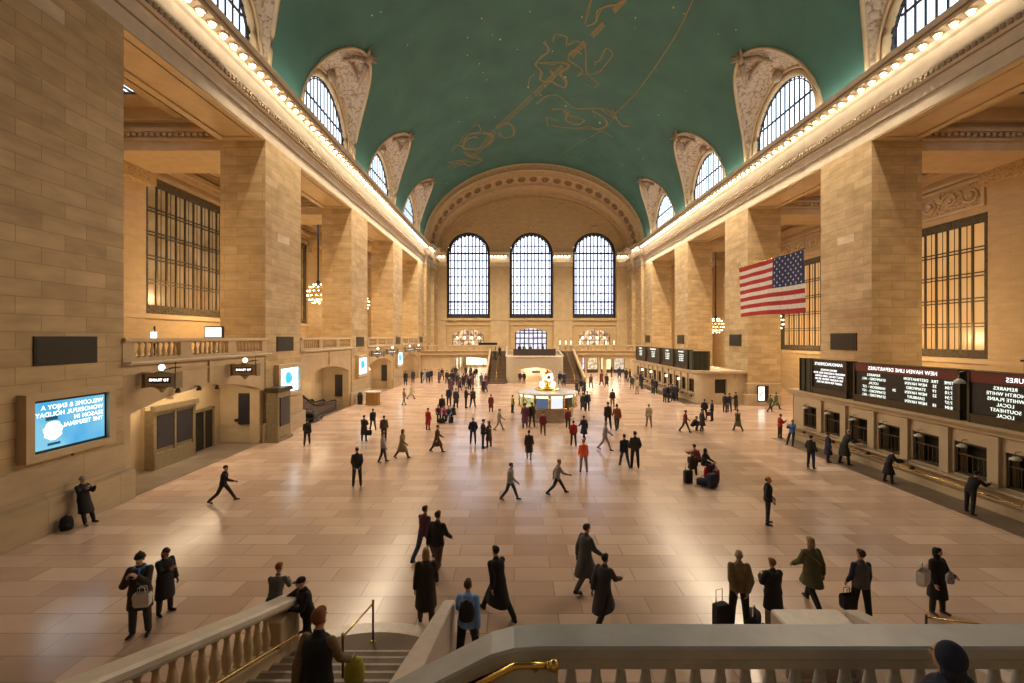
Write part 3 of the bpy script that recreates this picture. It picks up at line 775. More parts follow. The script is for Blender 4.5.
for k in range(27):
    an = pi*(k+.5)/27; s, sa = 1.66, .88
    c = Vector((XC-(VA-sa)*cos(an), 76.65, Z0+(VB-s)*sin(an)))
    n = Vector(((XC-c.x)/VA**2, 0, (Z0-c.z)/VB**2)).normalized(); tt = n.cross(Vector((0,1,0)))
    t.tube([tuple(c+n*.06+(tt*cos(q*pi/4)*.62+Vector((0,1,0))*sin(q*pi/4)*.95)) for q in range(8)], .14, 5, closed=True)
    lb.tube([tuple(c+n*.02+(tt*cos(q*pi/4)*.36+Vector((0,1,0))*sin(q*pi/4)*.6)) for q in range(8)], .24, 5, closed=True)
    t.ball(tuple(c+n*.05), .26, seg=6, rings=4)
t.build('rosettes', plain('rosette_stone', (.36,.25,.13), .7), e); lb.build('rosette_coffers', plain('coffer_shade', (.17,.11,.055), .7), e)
for i, (x0, x1, sg) in enumerate(((XL-1, XL, 1), (XR, XR+1, -1))):
    b = MB()
    a, c = sorted((x0 if sg > 0 else x1, x1 if sg > 0 else x0)); a2, c2 = sorted((XL-1 if sg > 0 else XR+1, XL+.45 if sg > 0 else XR-.45)); a3, c3 = sorted((XL-1 if sg > 0 else XR+1, XL+1.1 if sg > 0 else XR-1.1))
    b.box(a2, c2, YE, 78, 0, E+11.9); b.box(a3, c3, 78, YF, 0, E+11.9)
    b.build('wall_end_%s' % ('left' if sg > 0 else 'right'), STONE, kind='structure')
w = MB(); FW = [-8.15, 3.1, 14.35]
P = lambda u, z, d: (u, YF+d, z)
zs = 21.05; hw = 3.85
arch_wall(w, P, XL-1, XR+1, 8.6, 35.5, [(c-hw, c+hw, 9.6, zs, hw) for c in FW], .7, 0, 0, 24)
arch_wall(w, P, XL-1, XR+1, 3.3, 8.6, [(-11,-5.4,4.6,6.6,1.0),(.2,5.9,3.9,7.0,.75),(11.6,17.2,4.6,6.6,1.0)], .6, 0, 0, 12)
fw = w.build('wall_far', STONE_N, kind='structure')
t = MB().box(XL, XR, YF-.35, YF, 9.15, 9.5).box(XL, XR, YF-.2, YF, 8.3, 8.5)
for xa, xb in ((XL+1.0,-12.1),(-4.2,-.85),(7.05,10.4),(18.3,XR-1.0)):
    t.box(xa, xb, YF-.25, YF, 3.9, E+12.6)
t.build('pilasters', SMOOTH, fw)
for n, (xa, xb) in enumerate(((XL+1.0,-12.1),(-4.2,-.85),(7.05,10.4),(18.3,XR-1.0))):
    c = MB().prism([(YF-a, E+z) for a, z in ((0,12.6),(.3,12.6),(.36,13.1),(.5,13.2),(.5,13.4),(.35,13.5),(.35,14.3),(.9,14.5),(1.05,14.9),(1.05,15.0),(0,15.0))], 'x', xa-.1, xb+.1)
    c.build('capital_cornice', CORN, fw)
# great arched windows
for n, c in enumerate(FW):
    wn = setting('window_%d' % (n+41), (c, YF+.45, zs))
    f = MB(); zb = 9.6-zs
    f.tube([(-hw+.2,0,zb)]+[(-(hw-.2)*cos(pi*i/24),0,(hw-.2)*sin(pi*i/24)) for i in range(25)]+[(hw-.2,0,zb)], .27, 6)
    for i in range(30):
        an = pi*(i+.5)/30; f.ball((-(hw-.55)*cos(an),0,(hw-.55)*sin(an)), .14, seg=6, rings=4)
    f.box(-hw, hw, -.2, .2, zb, zb+.75)
    f.build('frame', IRON, wn)
    g = MB()
    for k in range(-5, 6):
        xx = k*.64; g.box(xx-.12, xx+.12, -.10, .10, zb, sqrt(max(.01, (hw-.3)**2-xx*xx)))
        if k < 5: g.box(xx+.29, xx+.35, -.06, .06, zb, sqrt(max(.01, (hw-.3)**2-(xx+.32)**2)))
    for k, z in enumerate((zb+1.5, zb+2.9, zb+4.4, zb+5.9, zb+7.4, zb+8.9, zb+10.3, zb+11.6, zb+12.9)):
        wd = hw if z < 0 else sqrt(hw*hw-z*z); th = .14 if k in (1, 7) else .08
        g.box(-wd+.2, wd-.2, -.1, .1, z-th, z+th)
    for z in (zb+1.1, zb+2.2): g.box(-hw, hw, -.06, .06, z-.05, z+.05)
    g.build('mullions', IRON, wn)
    vs = [(-hw*cos(pi*i/24),.2,hw*sin(pi*i/24)) for i in range(25)]+[(hw,.2,zb),(-hw,.2,zb)]
    MB().add(vs, [tuple(range(len(vs)))]).build('glass', SKYG, wn)
    # scalloped keystone above
    k = MB().ball((c, YF-.1, zs+hw+.9), .55, sz=.3, sy=.25).box(c-.4, c+.4, YF-.2, YF, zs+hw+.15, zs+hw+.7)
    k.build('keystone', SMOOTH, fw)
# doorway onto the balcony and two arched restaurant openings
dw = setting('door_1', (3.05, YF+.4, 3.9)); g = MB()
for k in range(8): g.box(-2.85+k*.79, -2.85+k*.79+.2, -.06, .06, 0, 3.8 if 0 < k < 7 else 3.2)
for z in (1.0, 2.0, 2.9, 3.4): g.box(-2.85, 2.8, -.06, .06, z, z+.2)
g.build('frame', IRON, dw); MB().box(-2.85, 2.85, .1, .15, 0, 3.85).build('glass', glow('doorway_daylight', (.84,.86,1.0), 1.3, (.55,.5,.6), 1.2), dw)
for n, xx in enumerate((-8.2, 14.4)):
    wn = setting('window_%d' % (n+51), (xx, YF+.4, 4.6)); g = MB()
    for k in range(7): g.box(-2.8+k*.92, -2.8+k*.92+.09, -.06, .06, 0, 2.0+.95*sqrt(max(0, 1-((-2.8+k*.92)/2.8)**2)))
    for z in (0, .9, 1.9): g.box(-2.8, 2.8, -.06, .06, z, z+.09)
    g.build('frame', IRON, wn)
    MB().box(-2.8, 2.8, .5, .55, 0, 3).build('glass', glow('restaurant_glow', (1,.62,.32), 1.1, (.25,.14,.08), 1.6), wn)
    b = MB(); 
    for k in range(4): b.ball((-2.0+k*1.3, .25, 1.45), .22, seg=8, rings=5)
    b.build('pendant_lamps', LAMPG, wn)
# ------------------------------------------------------------------ lamps under the cornice
def make_cornice_lamp():
    t = thing('cornice_lamp', 'x', 'lamp', (0,0,0), 0, 'x')
    m = MB().box(-.3,.3,-.27,.27,.0,.06)
    for k in range(8):
        a = 2*pi*k/8; m.ball((.2*cos(a), .2*sin(a), -.02), .075, seg=5, rings=3)
    m.lathe([(.26,.02),(.2,-.06),(.12,-.03)], 10)
    m.build('rosette_cup', SMOOTH, t)
    MB().ball((0,0,-.13), .125, seg=8, rings=5).build('bulb', BULB, t)
    return t
lamp0 = make_cornice_lamp(); used = [False]
def lamp(x, y, z, label, group):
    if not used[0]: used[0] = True; o = lamp0; o.location = (x,y,z); o['label'] = label; o['group'] = group
    else: dup(lamp0, (x,y,z), 0, label, group)
for k in range(82):
    y = 12.4+k*.82
    if y > YE-.2: break
    lamp(XL+.6, y, E+14.82, 'round bulb in a carved cup under the cornice above the video screens', 'bulbs under the screen-side cornice')
    if y > 16: lamp(XR-.6, y, E+14.82, 'round bulb in a carved cup under the cornice on the flag and ticket window side', 'bulbs under the flag-side cornice')
for y in (75.1, 75.9, 76.7, 77.5):
    lamp(XL+1.0, y, E+14.82, 'small bulb under the short cornice return where the screen side meets the great arch', 'bulbs on the screen-side cornice return')
    lamp(XR-1.0, y, E+14.82, 'small bulb under the short cornice return where the ticket side meets the great arch', 'bulbs on the ticket-side cornice return')
for xa, xb, nm in ((-14.0,-12.2,'pilaster in the corner at the screen side'),(-4.2,-.9,'pilaster between the first and middle arched windows'),(7.05,10.3,'pilaster between the middle and third arched windows'),(18.3,20.2,'pilaster in the corner at the ticket side')):
    x = xa+.2
    while x < xb:
        lamp(x, YF-.68, E+14.45, 'small bulb under the capital of the far-wall '+nm, 'bulbs on the '+nm); x += .62

# ------------------------------------------------------------------ globe chandeliers in the aisles
def chandelier(x, y, z, r, label):
    t = thing('chandelier', label, 'chandelier', (x,y,z), 0)
    MB().ball((0,0,0), r*.72, seg=14, rings=8).build('globe', plain('gilt_globe', (.5,.33,.12), .35, metal=.6), t)
    m = MB().tube([(0,0,r*.8),(0,0,ZC+.2-z)], .09, 6).ball((0,0,r*1.15), .22).lathe([(.3,r*.8),(.12,r*1.05)], 8)
    m.build('hanging_rod', IRON, t)
    b = MB()
    for i, an in enumerate((-60,-35,-10,15,40,65)):
        n = max(6, int(15*cos(R(an))))
        b.tube([(r*.86*cos(R(an))*cos(2*pi*k/16), r*.86*cos(R(an))*sin(2*pi*k/16), r*.86*sin(R(an))) for k in range(16)], .035, 4, 1, True)
        for k in range(n):
            a = 2*pi*(k+.5*i)/n
            b.ball((r*cos(R(an))*cos(a), r*cos(R(an))*sin(a), r*sin(R(an))), .075, seg=6, rings=4)
    b.build('bulbs', [CHB, BRASS], t)
ordn = ('first','second','third','fourth','fifth')
for k, cy in enumerate(VIS):
    chandelier(-21.9, cy, 11.0, 1.15, 'globe chandelier of bare bulbs above the balcony, behind the %s opening' % ordn[k])
    chandelier(28.9, cy, 7.8, 1.1, 'globe chandelier of bare bulbs behind the %s opening on the flag side' % ordn[k])

# ------------------------------------------------------------------ balusters
def baluster_mesh(h, r, mat, seg=10):
    p = [(r*.95,0),(r*.95,.08*h),(r*.6,.12*h),(r*.75,.17*h),(r,.32*h),(r*.9,.45*h),(r*.5,.72*h),(r*.42,.82*h),(r*.62,.86*h),(r*.55,.9*h),(r*.95,.93*h),(r*.95,h)]
    m = MB().lathe(p[1:-1], seg); m.box(-r,r,-r,r,0,.085*h); m.box(-r,r,-r,r,.925*h,h)
    return m.mesh('baluster', mat)
def put(name, me, parent, loc, rz=0, scale=None):
    o = bpy.data.objects.new(name, me); C.objects.link(o); o.parent = parent; o.location = loc; o.rotation_euler = (0,0,rz)
    if scale: o.scale = scale
    return o
BALM = baluster_mesh(.52, .078, SMOOTH)
def bay_balustrade(cy, label):
    t = thing('balustrade', label, 'balustrade', (XL+.0, cy, 5.25), 0, None)
    n = MB().box(-.32,.05,-5,5,.0,.14).build('base_rail', SMOOTH, t)
    MB().prism([(-.4,.74),(.12,.74),(.16,.8),(.14,.9),(-.42,.9),(-.44,.8)], 'y', -5, 5).build('top_rail', SMOOTH, t)
    MB().prism([(-.1,-.14),(.2,-.14),(.36,-.05),(.36,.0),(-.1,.0)], 'y', -5, 5).build('ledge', CORN, t)
    for a, c in ((-5,-4.5),(-2.0,-1.35),(1.35,2.0),(4.5,5)):
        MB().box(-.3,.03,a,c,.14,.74).build('pedestal', SMOOTH, t)
    for a, c in ((-4.5,-2.0),(-1.35,1.35),(2.0,4.5)):
        for k in range(8):
            put('baluster', BALM, t, (-.13, a+(c-a)*(k+.5)/8, .14), 0, (1,1,1.154))
for k, cy in enumerate(VIS):
    bay_balustrade(cy, ('stone balcony balustrade over the ticketed arch nearest the big screen','stone balcony balustrade above the arch with the escalators','stone balcony balustrade above the arch behind the bronze desk','stone balcony balustrade at the far corner of the screen side','x')[k])

# walls and arches beneath the balcony
for k, cy in enumerate(CEN[1:]):
    b = MB(); P = lambda u, z, d: (XL-d-.05, u, z)
    arch_wall(b, P, cy-5, cy+5, 0, 5.05, [(cy-4.55, cy+4.35, 0, 3.2, .62)], .55, 0, 1, 20)
    for yy in (cy-5, cy+5):
        s = 1 if yy < cy else -1
        y0, y1 = sorted((yy, yy+s*.4)); b.box(XL-2.5, XL-.5, y0, y1, 0, 5.0, 1)
    b.quad((XL-2.5,cy-5,0),(XL-2.5,cy+5,0),(XL-2.5,cy+5,5),(XL-2.5,cy-5,5),1)
    b.quad((XL-2.5,cy-5,4.0),(XL-2.5,cy+5,4.0),(XL-.5,cy+5,4.0),(XL-.5,cy-5,4.0),1)
    b.box(XL-.06, XL+.04, cy-.1, cy+.1, 4.0, 5.05, 1); b.box(XL-.06, XL+.02, cy-5, cy+5, 4.72, 4.78, 1)
    b.build('wall_arch', [SMOOTH, SMOOTH], kind='structure')
    if k >= 2:
        l = bpy.data.lights.new('recess_light', 'AREA'); l.energy = 150 if k == 2 else 95; l.color = (1,.78,.5); l.size = .8; l.shape = 'RECTANGLE'; l.size_y = 6
        o = bpy.data.objects.new('recess_light', l); C.objects.link(o); o.location = (XL-1.3, cy, 3.93); o.rotation_euler = (0,0,0)
# little spotlights fixed at the edge of the first arch
for k, (px, py) in enumerate(((178,388),(199,386),(217,385))):
    d = F*14.6/(VX-px); z = E+(VY-py)/F*d
    m = MB().lathe([(.06,0),(.1,-.14),(.11,-.2)], 10, (0,0,0)).box(-.2,0,-.03,.03,-.02,.02)
    o = m.build('spotlight', BRONZE, loc=(XL+.2, d, z)); tag(o, 'small bronze spotlight, %s of three along the edge of the first arch' % ('nearest the wide screen','middle one','nearest the bronze kiosk')[k], 'spotlight', 'spotlights on the first arch')

# first arch: bronze gate front and dark doorway
t = thing('gate_front', 'bronze gate front with two dark panels under the first arch', 'gate', (-16.7, 22.4, .012))
MB().box(-1.02,-.4,-1.3,1.4,0,2.9).build('stone_side', SMOOTH, t)
m = MB().box(-.4, 0, -1.35, 1.35, 0, 2.75).box(-.06,.06,-1.38,-1.2,0,2.75).box(-.06,.06,1.2,1.38,0,2.75).box(-.06,.06,-.08,.05,.0,2.75).box(-.06,.08,-1.35,1.35,0,.75); m.build('body', BRONZEL, t)
MB().box(-.05,.2,-1.45,1.45,2.72,2.98).box(-.05,.1,-1.4,1.4,2.6,2.72).build('cornice', BRONZEL, t)
n = MB()
for k in range(12): n.box(.1,.16,-1.3+k*.22,-1.2+k*.22,2.74,2.9)
n.build('ornament', BRONZE, t)
for a in (-1.15, .1): MB().box(.0,.05,a,a+1.02,.95,2.5).build('dark_panel', SLATE, t)
t = thing('track_door', 'dark glazed doorway beside the bronze gate front under the first arch', 'door', (-17.2, 25.1, .012))
MB().box(0,.12,-.85,-.72,0,2.25).box(0,.12,.72,.85,0,2.25).box(0,.12,-.85,.85,2.1,2.25).box(0,.1,.02,.1,0,2.1).build('frame', BRONZEL, t)
MB().box(0,.05,-.72,.72,0,2.1).build('leaf', BLACK, t); MB().box(.0,.02,.0,.0,0,0)
MB().box(.05,.09,-.5,-.46,.9,1.2).build('handle', BRASS, t)
o = MB().bev(-.17,.17,-.04,.03,0,.36,.03).box(-.1,.1,-.06,-.04,.08,.28).build('wall_clock_box', BRONZEL, loc=(-16.62, 22.0, 3.2)); o.name = 'emblem_plaque'; tag(o, 'small square brass emblem above the bronze gate front', 'plaque')
def poster(x, y, z0, z1, w, facing, label, name='poster'):
    h = z1-z0
    t = thing(name, label, 'poster', (x, y, z0))
    if facing == 'y':
        MB().box(-w/2-.06,w/2+.06,-.05,0,-.06,h+.06).build('frame', BRONZE, t); MB().box(-w/2,w/2,-.07,-.04,0,h).build('sheet', SLATE, t)
    else:
        MB().box(0,.05,-w/2-.06,w/2+.06,-.06,h+.06).build('frame', BRONZE, t); MB().box(.04,.07,-w/2,w/2,0,h).build('sheet', SLATE, t)
poster(-15.75, 26.65, 1.15, 2.85, .62, 'y', 'tall dark poster on the side wall of the first arch')
poster(-15.75, 41.0, .95, 2.75, .62, 'y', 'tall dark poster on the pale wall beside the escalators')
poster(-15.75, 55.35, .95, 2.75, .62, 'y', 'tall dark poster under the arch behind the bronze desk')
o = MB().box(-.1,.1,-.06,0,0,.16).build('wall_socket', BRONZE, loc=(-16.25, 26.66, 1.25)); tag(o, 'small bronze call box low beside the dark poster of the first arch', 'call box')
# bronze kiosks before the pillars
def kiosk(y, label, x=-14.6):
    t = thing('poster_kiosk', label, 'kiosk', (x, y, 0))
    MB().bev(-.35,.35,-.8,.8,0,2.95,.05).box(-.4,.42,-.86,.86,0,.22).build('body', BRONZEL, t)
    MB().box(-.42,.44,-.88,.88,2.95,3.12).box(-.38,.4,-.84,.84,3.12,3.18).build('cap', BRONZE, t)
    MB().box(.35,.4,-.55,.55,.9,2.6).build('dark_panel', SLATE, t)
kiosk(27.5, 'bronze poster kiosk standing before the pillar between the first and second arches', -14.22)
# escalators in the second arch
t = thing('escalator', 'escalators going down inside the second arch, with dark handrails', 'escalator', (-15.9, 36.2, .012))
for i, xx in enumerate((-1.3,-.35,.6)):
    pth = [(xx, -3.6, 2.1),(xx,-2.6,1.6),(xx,-1.2,.95),(xx,.4,.85),(xx,2.6,.85),(xx,3.0,.6),(xx,2.7,.35)]
    MB().tube(pth, .075, 6).build('handrail', BLACK, t)
    MB().prism([(-3.6,0),(2.9,0),(2.9,.72),(.4,.72),(-1.2,.82),(-2.6,1.45),(-3.6,2.0)], 'x', xx-.03, xx+.03).build('balustrade_panel', plain('escalator_panel', (.07,.055,.05), .2, metal=.3), t)
for a, c in ((-1.27,-.38),(-.32,.57)):
    m = MB()
    for k in range(14): m.box(a, c, -3.4+k*.32, -3.1+k*.32, .0, .12+max(0, (9-k))*.2)
    m.build('steps', plain('escalator_steps', (.34,.13,.06), .4, noise=.3), t)
t = thing('luggage_trolley', 'low dark trolley heaped with boxes beside the escalator foot', 'trolley', (-14.9, 33.6, .012))
MB().box(-.5,.5,-.9,.9,.22,.3).tube([(-.45,-.85,.3),(-.45,-.85,1.0),(.45,-.85,1.0),(.45,-.85,.3)], .03).build('frame', IRON, t)
MB().bev(-.4,.4,-.6,.0,.3,.62,.04).bev(-.35,.3,.05,.7,.3,.55,.04).build('load', BLACK, t)
for a in (-.4,.4):
    for c in (-.7,.7): MB().tube([(a-.03,c,.12),(a+.03,c,.12)], .11, 10).build('wheel', BLACK, t)
# bronze desk before the third pillar, lit canopy in the third arch
x, y = gp(372, 405)
t = thing('information_desk', 'bronze clad desk standing on the floor before the third pillar', 'desk', (x, y+.3, 0))
MB().lathe([(.72,0),(.72,.12),(.66,.16),(.66,1.12)], 10, sy=.8, sm=False).build('body', plain('desk_bronze', (.36,.20,.06), .35, metal=.5), t)
MB().lathe([(.78,1.12),(.8,1.2),(.74,1.24)], 10, sy=.8, sm=False).build('counter', MARB, t)
t = thing('bin', 'dark round-topped bin tucked between the desk and the third pillar', 'bin', (x-1.25, y+.5, 0))
MB().lathe([(.24,0),(.26,.8),(.2,.95)], 12).build('body', BLACK, t); MB().lathe([(.1,.93),(.22,1.0),(.05,1.12)], 12).build('lid', BRONZE, t)
t = thing('entrance_canopy', 'small lit dome canopy over a glass door in the third arch', 'canopy', (-16.3, 48.0, .012))
MB().lathe([(1.15,2.7),(1.0,3.0),(.6,3.25),(.05,3.35)], 14).build('dome', glow('canopy_glow', (1,.72,.4), 1.6), t)
MB().tube([(-.6,-.9,0),(-.6,-.9,2.7)], .06).tube([(.6,-.9,0),(.6,-.9,2.7)], .06).box(-.7,.7,-1.0,-.9,2.55,2.7).build('posts', BRONZE, t)
MB().box(-.5,.5,-.92,-.88,0,2.5).build('glass_door', plain('dark_door_glass', (.05,.06,.06), .15), t)

# sign lanterns before the arches
def text(s, size, mat, parent, loc, rot, mirror=True, name='lettering', extrude=.004, align='CENTER'):
    c = bpy.data.curves.new(name, 'FONT'); c.body = s; c.size = size; c.extrude = extrude; c.align_x = align; c.align_y = 'CENTER'; c.space_character = 1.08
    o = bpy.data.objects.new(name, c); C.objects.link(o)
    dg = bpy.context.evaluated_depsgraph_get(); me = bpy.data.meshes.new_from_object(o.evaluated_get(dg)); C.objects.unlink(o); bpy.data.objects.remove(o)
    if mirror: me.transform(Matrix.Scale(-1, 4, (1,0,0))); me.flip_normals()
    me.transform(Euler(rot).to_matrix().to_4x4()); me.materials.clear(); me.materials.append(mat); me.name = name
    ob = bpy.data.objects.new(name, me); C.objects.link(ob); ob.parent = parent; ob.location = loc
    return ob
FX_L = (pi/2, 0, pi/2)      # lettering on a face that looks to +x
FX_R = (pi/2, 0, -pi/2)     # lettering on a face that looks to -x
def lantern(x, y, label, txt):
    t = thing('track_sign', label, 'sign', (x, y, 4.5), -pi/2); t.scale = (.88,.88,.95)
    MB().box(.13,.155,-.66,.66,-.3,.3).build('face_plate', plain('sign_plate', (.42,.34,.20), .45, metal=.2), t)
    MB().bev(-.14,.14,-.72,.72,-.3,.3,.05).box(-.2,.2,-.78,-.72,-.34,.34).box(-.2,.2,.72,.78,-.34,.34).lathe([(.05,-.52),(.16,-.38),(.3,-.3)], 10).lathe([(.3,.3),(.12,.4)],10).build('housing', BRONZEL, t)
    MB().box(.15,.175,-.5,.5,-.13,.13).build('dark_window', BLACK, t)
    MB().ball((.02,-.0,.52), .13).build('lamp', LAMPG, t)
    MB().tube([(-.55,.45,.5),(0,.45,.5),(0,.1,.42)], .035).tube([(0,.6,.3),(0,.6,.75)], .02).build('bracket', BRONZE, t)
    text(txt, .165, SIGNL, t, (.185,0,0), FX_L)
for k, (i, dy) in enumerate(((0,-4.1),(0,1.5),(2,-4.1),(2,1.5),(3,-4.1),(3,1.5))):
    lantern(-13.98, VIS[i]+dy, 'bronze lantern sign with lit words, %s' % ('the nearest, over the gate front','over the poster of the first arch','nearer one over the bronze desk arch','farther one over the bronze desk arch','next to last toward the far corner','last one toward the far corner')[k], 'TO TRAINS')

# plaques and video screens on the pillars
SCR = glow('screen_blue', (.05,.42,.80), .85, (.22,.62,.85), .5)
SCRW = glow('screen_white', (1,1,1), 2.2)
SCRD = glow('screen_dark', (.0,.10,.2), .6)
names = ('the nearest pillar','the second pillar','the third pillar','the fourth pillar','the fifth pillar')
for k, y in enumerate(PS[2:]):
    t = thing('bronze_plaque', 'dark louvred plaque high on %s of the screen side' % names[k], 'plaque', (XL, y+2.3, 5.3))
    MB().box(0,.05,-1.06,1.06,0,.92).build('frame', BLACK, t)
    m = MB()
    for j in range(7): m.box(.045,.065,-1.0,1.0,.08+j*.115,.15+j*.115)
    m.build('louvres', BLACK, t)
    t = thing('bronze_plaque', 'dark louvred plaque high on %s of the flag side' % names[k], 'plaque', (XR, y+2.3, 5.35))
    MB().box(-.07,0,-1.15,1.15,0,1.1).build('frame', BRONZE, t)
    m = MB()
    for j in range(8): m.box(-.1,-.06,-1.05,1.05,.09+j*.12,.16+j*.12)
    m.build('louvres', BLACK, t)
    if k > 3: continue
    t = thing('video_screen', ('wide lit blue screen with mirrored white words on the nearest pillar','lit pale screen on the second pillar above the bronze kiosk','lit pale screen on the third pillar by the bronze desk','small lit pale screen on the fourth pillar')[k], 'screen', (XL, y+(2.3 if k == 0 else 2.5), 2.62))
    MB().prism([(-1.5,-.22),(1.5,-.22),(1.5,1.82),(-1.5,1.82)], 'x', 0, .1).build('backing', SMOOTH, t)
    fr = MB()
    for a, c, e_, f_ in ((-1.52,1.52,-.24,-.02),(-1.52,1.52,1.62,1.84),(-1.52,-1.27,-.02,1.62),(1.27,1.52,-.02,1.62)): fr.box(0,.3,a,c,e_,f_)
    fr.build('frame', SMOOTH, t)
    MB().box(.1,.17,-1.265,1.265,-.015,1.615).build('bezel', BLACK, t)
    if k == 0:
        MB().box(.17,.18,-1.19,1.19,.06,1.54).build('display', SCR, t)
        for j, (s_, yy, zz) in enumerate((('WELCOME & ENJOY A', .23, 1.36),('WONDERFUL HOLIDAY', .16, 1.14),('SEASON IN', .56, .93),('THE TERMINAL', .43, .73))):
            text(s_, .20, SCRW, t, (.19, 1.12, zz), FX_L, align='LEFT', extrude=.002)
        # a round pale drawing with a dark cap shape, kept plain
        e_ = MB()
        e_.add([(.19, -.62+.3*cos(a*pi/12)+.03*sin(a*2.1), .62+.30*sin(a*pi/12)) for a in range(24)], [tuple(range(24))])
        e_.build('pale_shape', SCRW, t)
        MB().box(.19,.195,-.86,-.48,.95,1.07).box(.19,.195,-.8,-.4,.16,.24).build('dark_shape', SCRD, t)
        l = MB().ball((.2, .0, -.3), .05).build('indicator', plain('red_dot', (.3,.03,.02), .4), t)
    else:
        MB().box(.17,.18,-1.23,1.23,.03,1.57).build('display', glow('screen_pale', (.35,.75,.9), 2.2, (.95,1,1), 2.4), t)
        MB().ball((.17, -.2, .95), .3, sz=.4).build('drawing', glow('screen_teal', (.05,.5,.65), 1.2), t)
# ------------------------------------------------------------------ ticket offices and their boards
PLAST = plain('ticket_office_stone', (.50,.395,.265), .5, noise=.12, nscale=1.0)
RED = plain('board_red', (.16,.025,.02), .35)
GREEN = plain('board_green_black', (.028,.034,.024), .35)
def office(y0, y1, wins, name, label, lamp_lab, near_end=False):
    """stone ticket office: front at x = 17, windows at the given distances"""
    o = thing(name, label, 'ticket office', (17.0, (y0+y1)/2, .0)); oy = (y0+y1)/2
    b = MB(); P = lambda u, z, d: (d, u-oy, z)
    arch_wall(b, P, y0, y1, 0, 2.85, [(w-.62, w+.62, .98, 2.22, 0) for w in wins], .5, 0, 0)
    b.quad((.5,y0-oy,0),(.5,y1-oy,0),(.5,y1-oy,2.85),(.5,y0-oy,2.85),1)
    b.box(0, 4.2, y1-oy-.05, y1-oy, 0, 2.85, 0)
    if near_end:      # rounded end that faces the camera, with one window
        n = 8; arc = [(1.0-1.0*cos(pi/2*i/n), y0-oy-1.0*sin(pi/2*i/n)) for i in range(n+1)]
        b.loft([[(x_, y_, 0) for x_, y_ in arc], [(x_, y_, 2.85) for x_, y_ in arc]], 0)
        P2 = lambda u, z, d: (u, y0-oy-1.0+d, z)
        arch_wall(b, P2, 1.0, 4.5, 0, 2.85, [(1.5, 2.6, 1.0, 2.3, 0)], .3, 0, 0)
        b.quad((1.4,y0-oy-.7,.9),(2.7,y0-oy-.7,.9),(2.7,y0-oy-.7,2.4),(1.4,y0-oy-.7,2.4),1)
        b.box(2.9, 3.1, y0-oy-1.06, y0-oy-1.0, 0, 2.85, 0); b.box(3.4, 3.6, y0-oy-1.06, y0-oy-1.0, 0, 2.85, 0)
    else: b.box(0, 4.2, y0-oy, y0-oy+.05, 0, 2.85, 0)
    b.build('body', [PLAST, BLACK], o)
    c = MB().prism([(.1,2.7),(-.12,2.72),(-.15,2.8),(-.3,2.95),(-.33,3.07),(4.2,3.07),(4.2,2.9),(.1,2.9)], 'y', y0-oy-(.2 if not near_end else 0), y1-oy+.2)
    if near_end:
        arc = [(1.0-1.33*cos(pi/2*i/8), y0-oy-1.33*sin(pi/2*i/8)) for i in range(9)]+[(4.5, y0-oy-1.33),(4.5,y0-oy)]
        c.add([(x_,y_,2.85) for x_,y_ in arc]+[(x_,y_,3.07) for x_,y_ in arc], [(i,i+1,i+12,i+11) for i in range(10)]+[tuple(range(11,22)), tuple(range(11))[::-1]])
    c.build('cornice', PLAST, o)
    for w in [(a+c_)/2 for a, c_ in zip(wins, wins[1:])]:
        m = MB(); m.box(-.14, 0, w-oy-.19, w-oy+.19, .9, 2.7); m.box(-.17, 0, w-oy-.22, w-oy+.22, 2.58, 2.7); m.box(-.17,0,w-oy-.22,w-oy+.22,.9,1.02)
        m.build('pilaster', PLAST, o)
    MB().prism([(.02,.78),(-.3,.8),(-.36,.86),(-.36,.93),(.02,.95)], 'y', y0-oy, y1-oy).build('counter', PLAST, o)
    MB().tube([(-.42, y0-oy+.2, .66),(-.42, y1-oy-.2, .66)], .035, 6).build('brass_rail', BRASS, o)
    m = MB()
    k = y0-oy+.6
    while k < y1-oy: m.tube([(-.42,k,.66),(-.2,k,.6),(0,k,.62)], .03, 5).box(-.06,.0,k-.08,k+.08,.5,.7); k += 2.4
    m.build('rail_brackets', BRONZE, o)
    for w in wins:
        g = MB().box(.06,.14,w-oy-.62,w-oy+.62,.98,1.06).box(.06,.14,w-oy-.62,w-oy+.62,2.14,2.22).box(.06,.14,w-oy-.62,w-oy-.54,.98,2.22).box(.06,.14,w-oy+.54,w-oy+.62,.98,2.22)
        g.box(.08,.12,w-oy-.6,w-oy+.6,1.72,1.78)
        for q in range(5): g.box(.09,.11,w-oy-.4+q*.2-.012,w-oy-.4+q*.2+.012,1.06,1.72)
        g.build('window_grille', BRONZE, o)
    return o
W1 = [27.0-1.83*k-.9 for k in range(10)]
office(9.2, 27.7, W1, 'ticket_office', 'near stone ticket office with dark windows under the New Haven departures board', '')
W2 = [43.6+1.86*k for k in range(11)]
office(42.9, 64.4, W2, 'ticket_office', 'far stone ticket office with a rounded end, under the four narrow boards', '', True)
for k, w in enumerate(W1):
    if w < 12: continue
    t = thing('desk_lamp', 'milk glass lamp at the near office ticket window number %s from its free end' % ('one','two','three','four','five','six','seven','eight','nine','ten')[k], 'lamp', (16.83, w+.15, 2.13), 0, 'lamps at the near ticket windows')
    MB().lathe([(.05,.06),(.14,.0),(.17,-.06)], 10).build('shade', plain('milk_glass', (.62,.66,.66), .3), t); MB().tube([(0,0,.06),(.0,0,.2),(.25,0,.22)], .015, 5).build('arm', BRONZE, t)
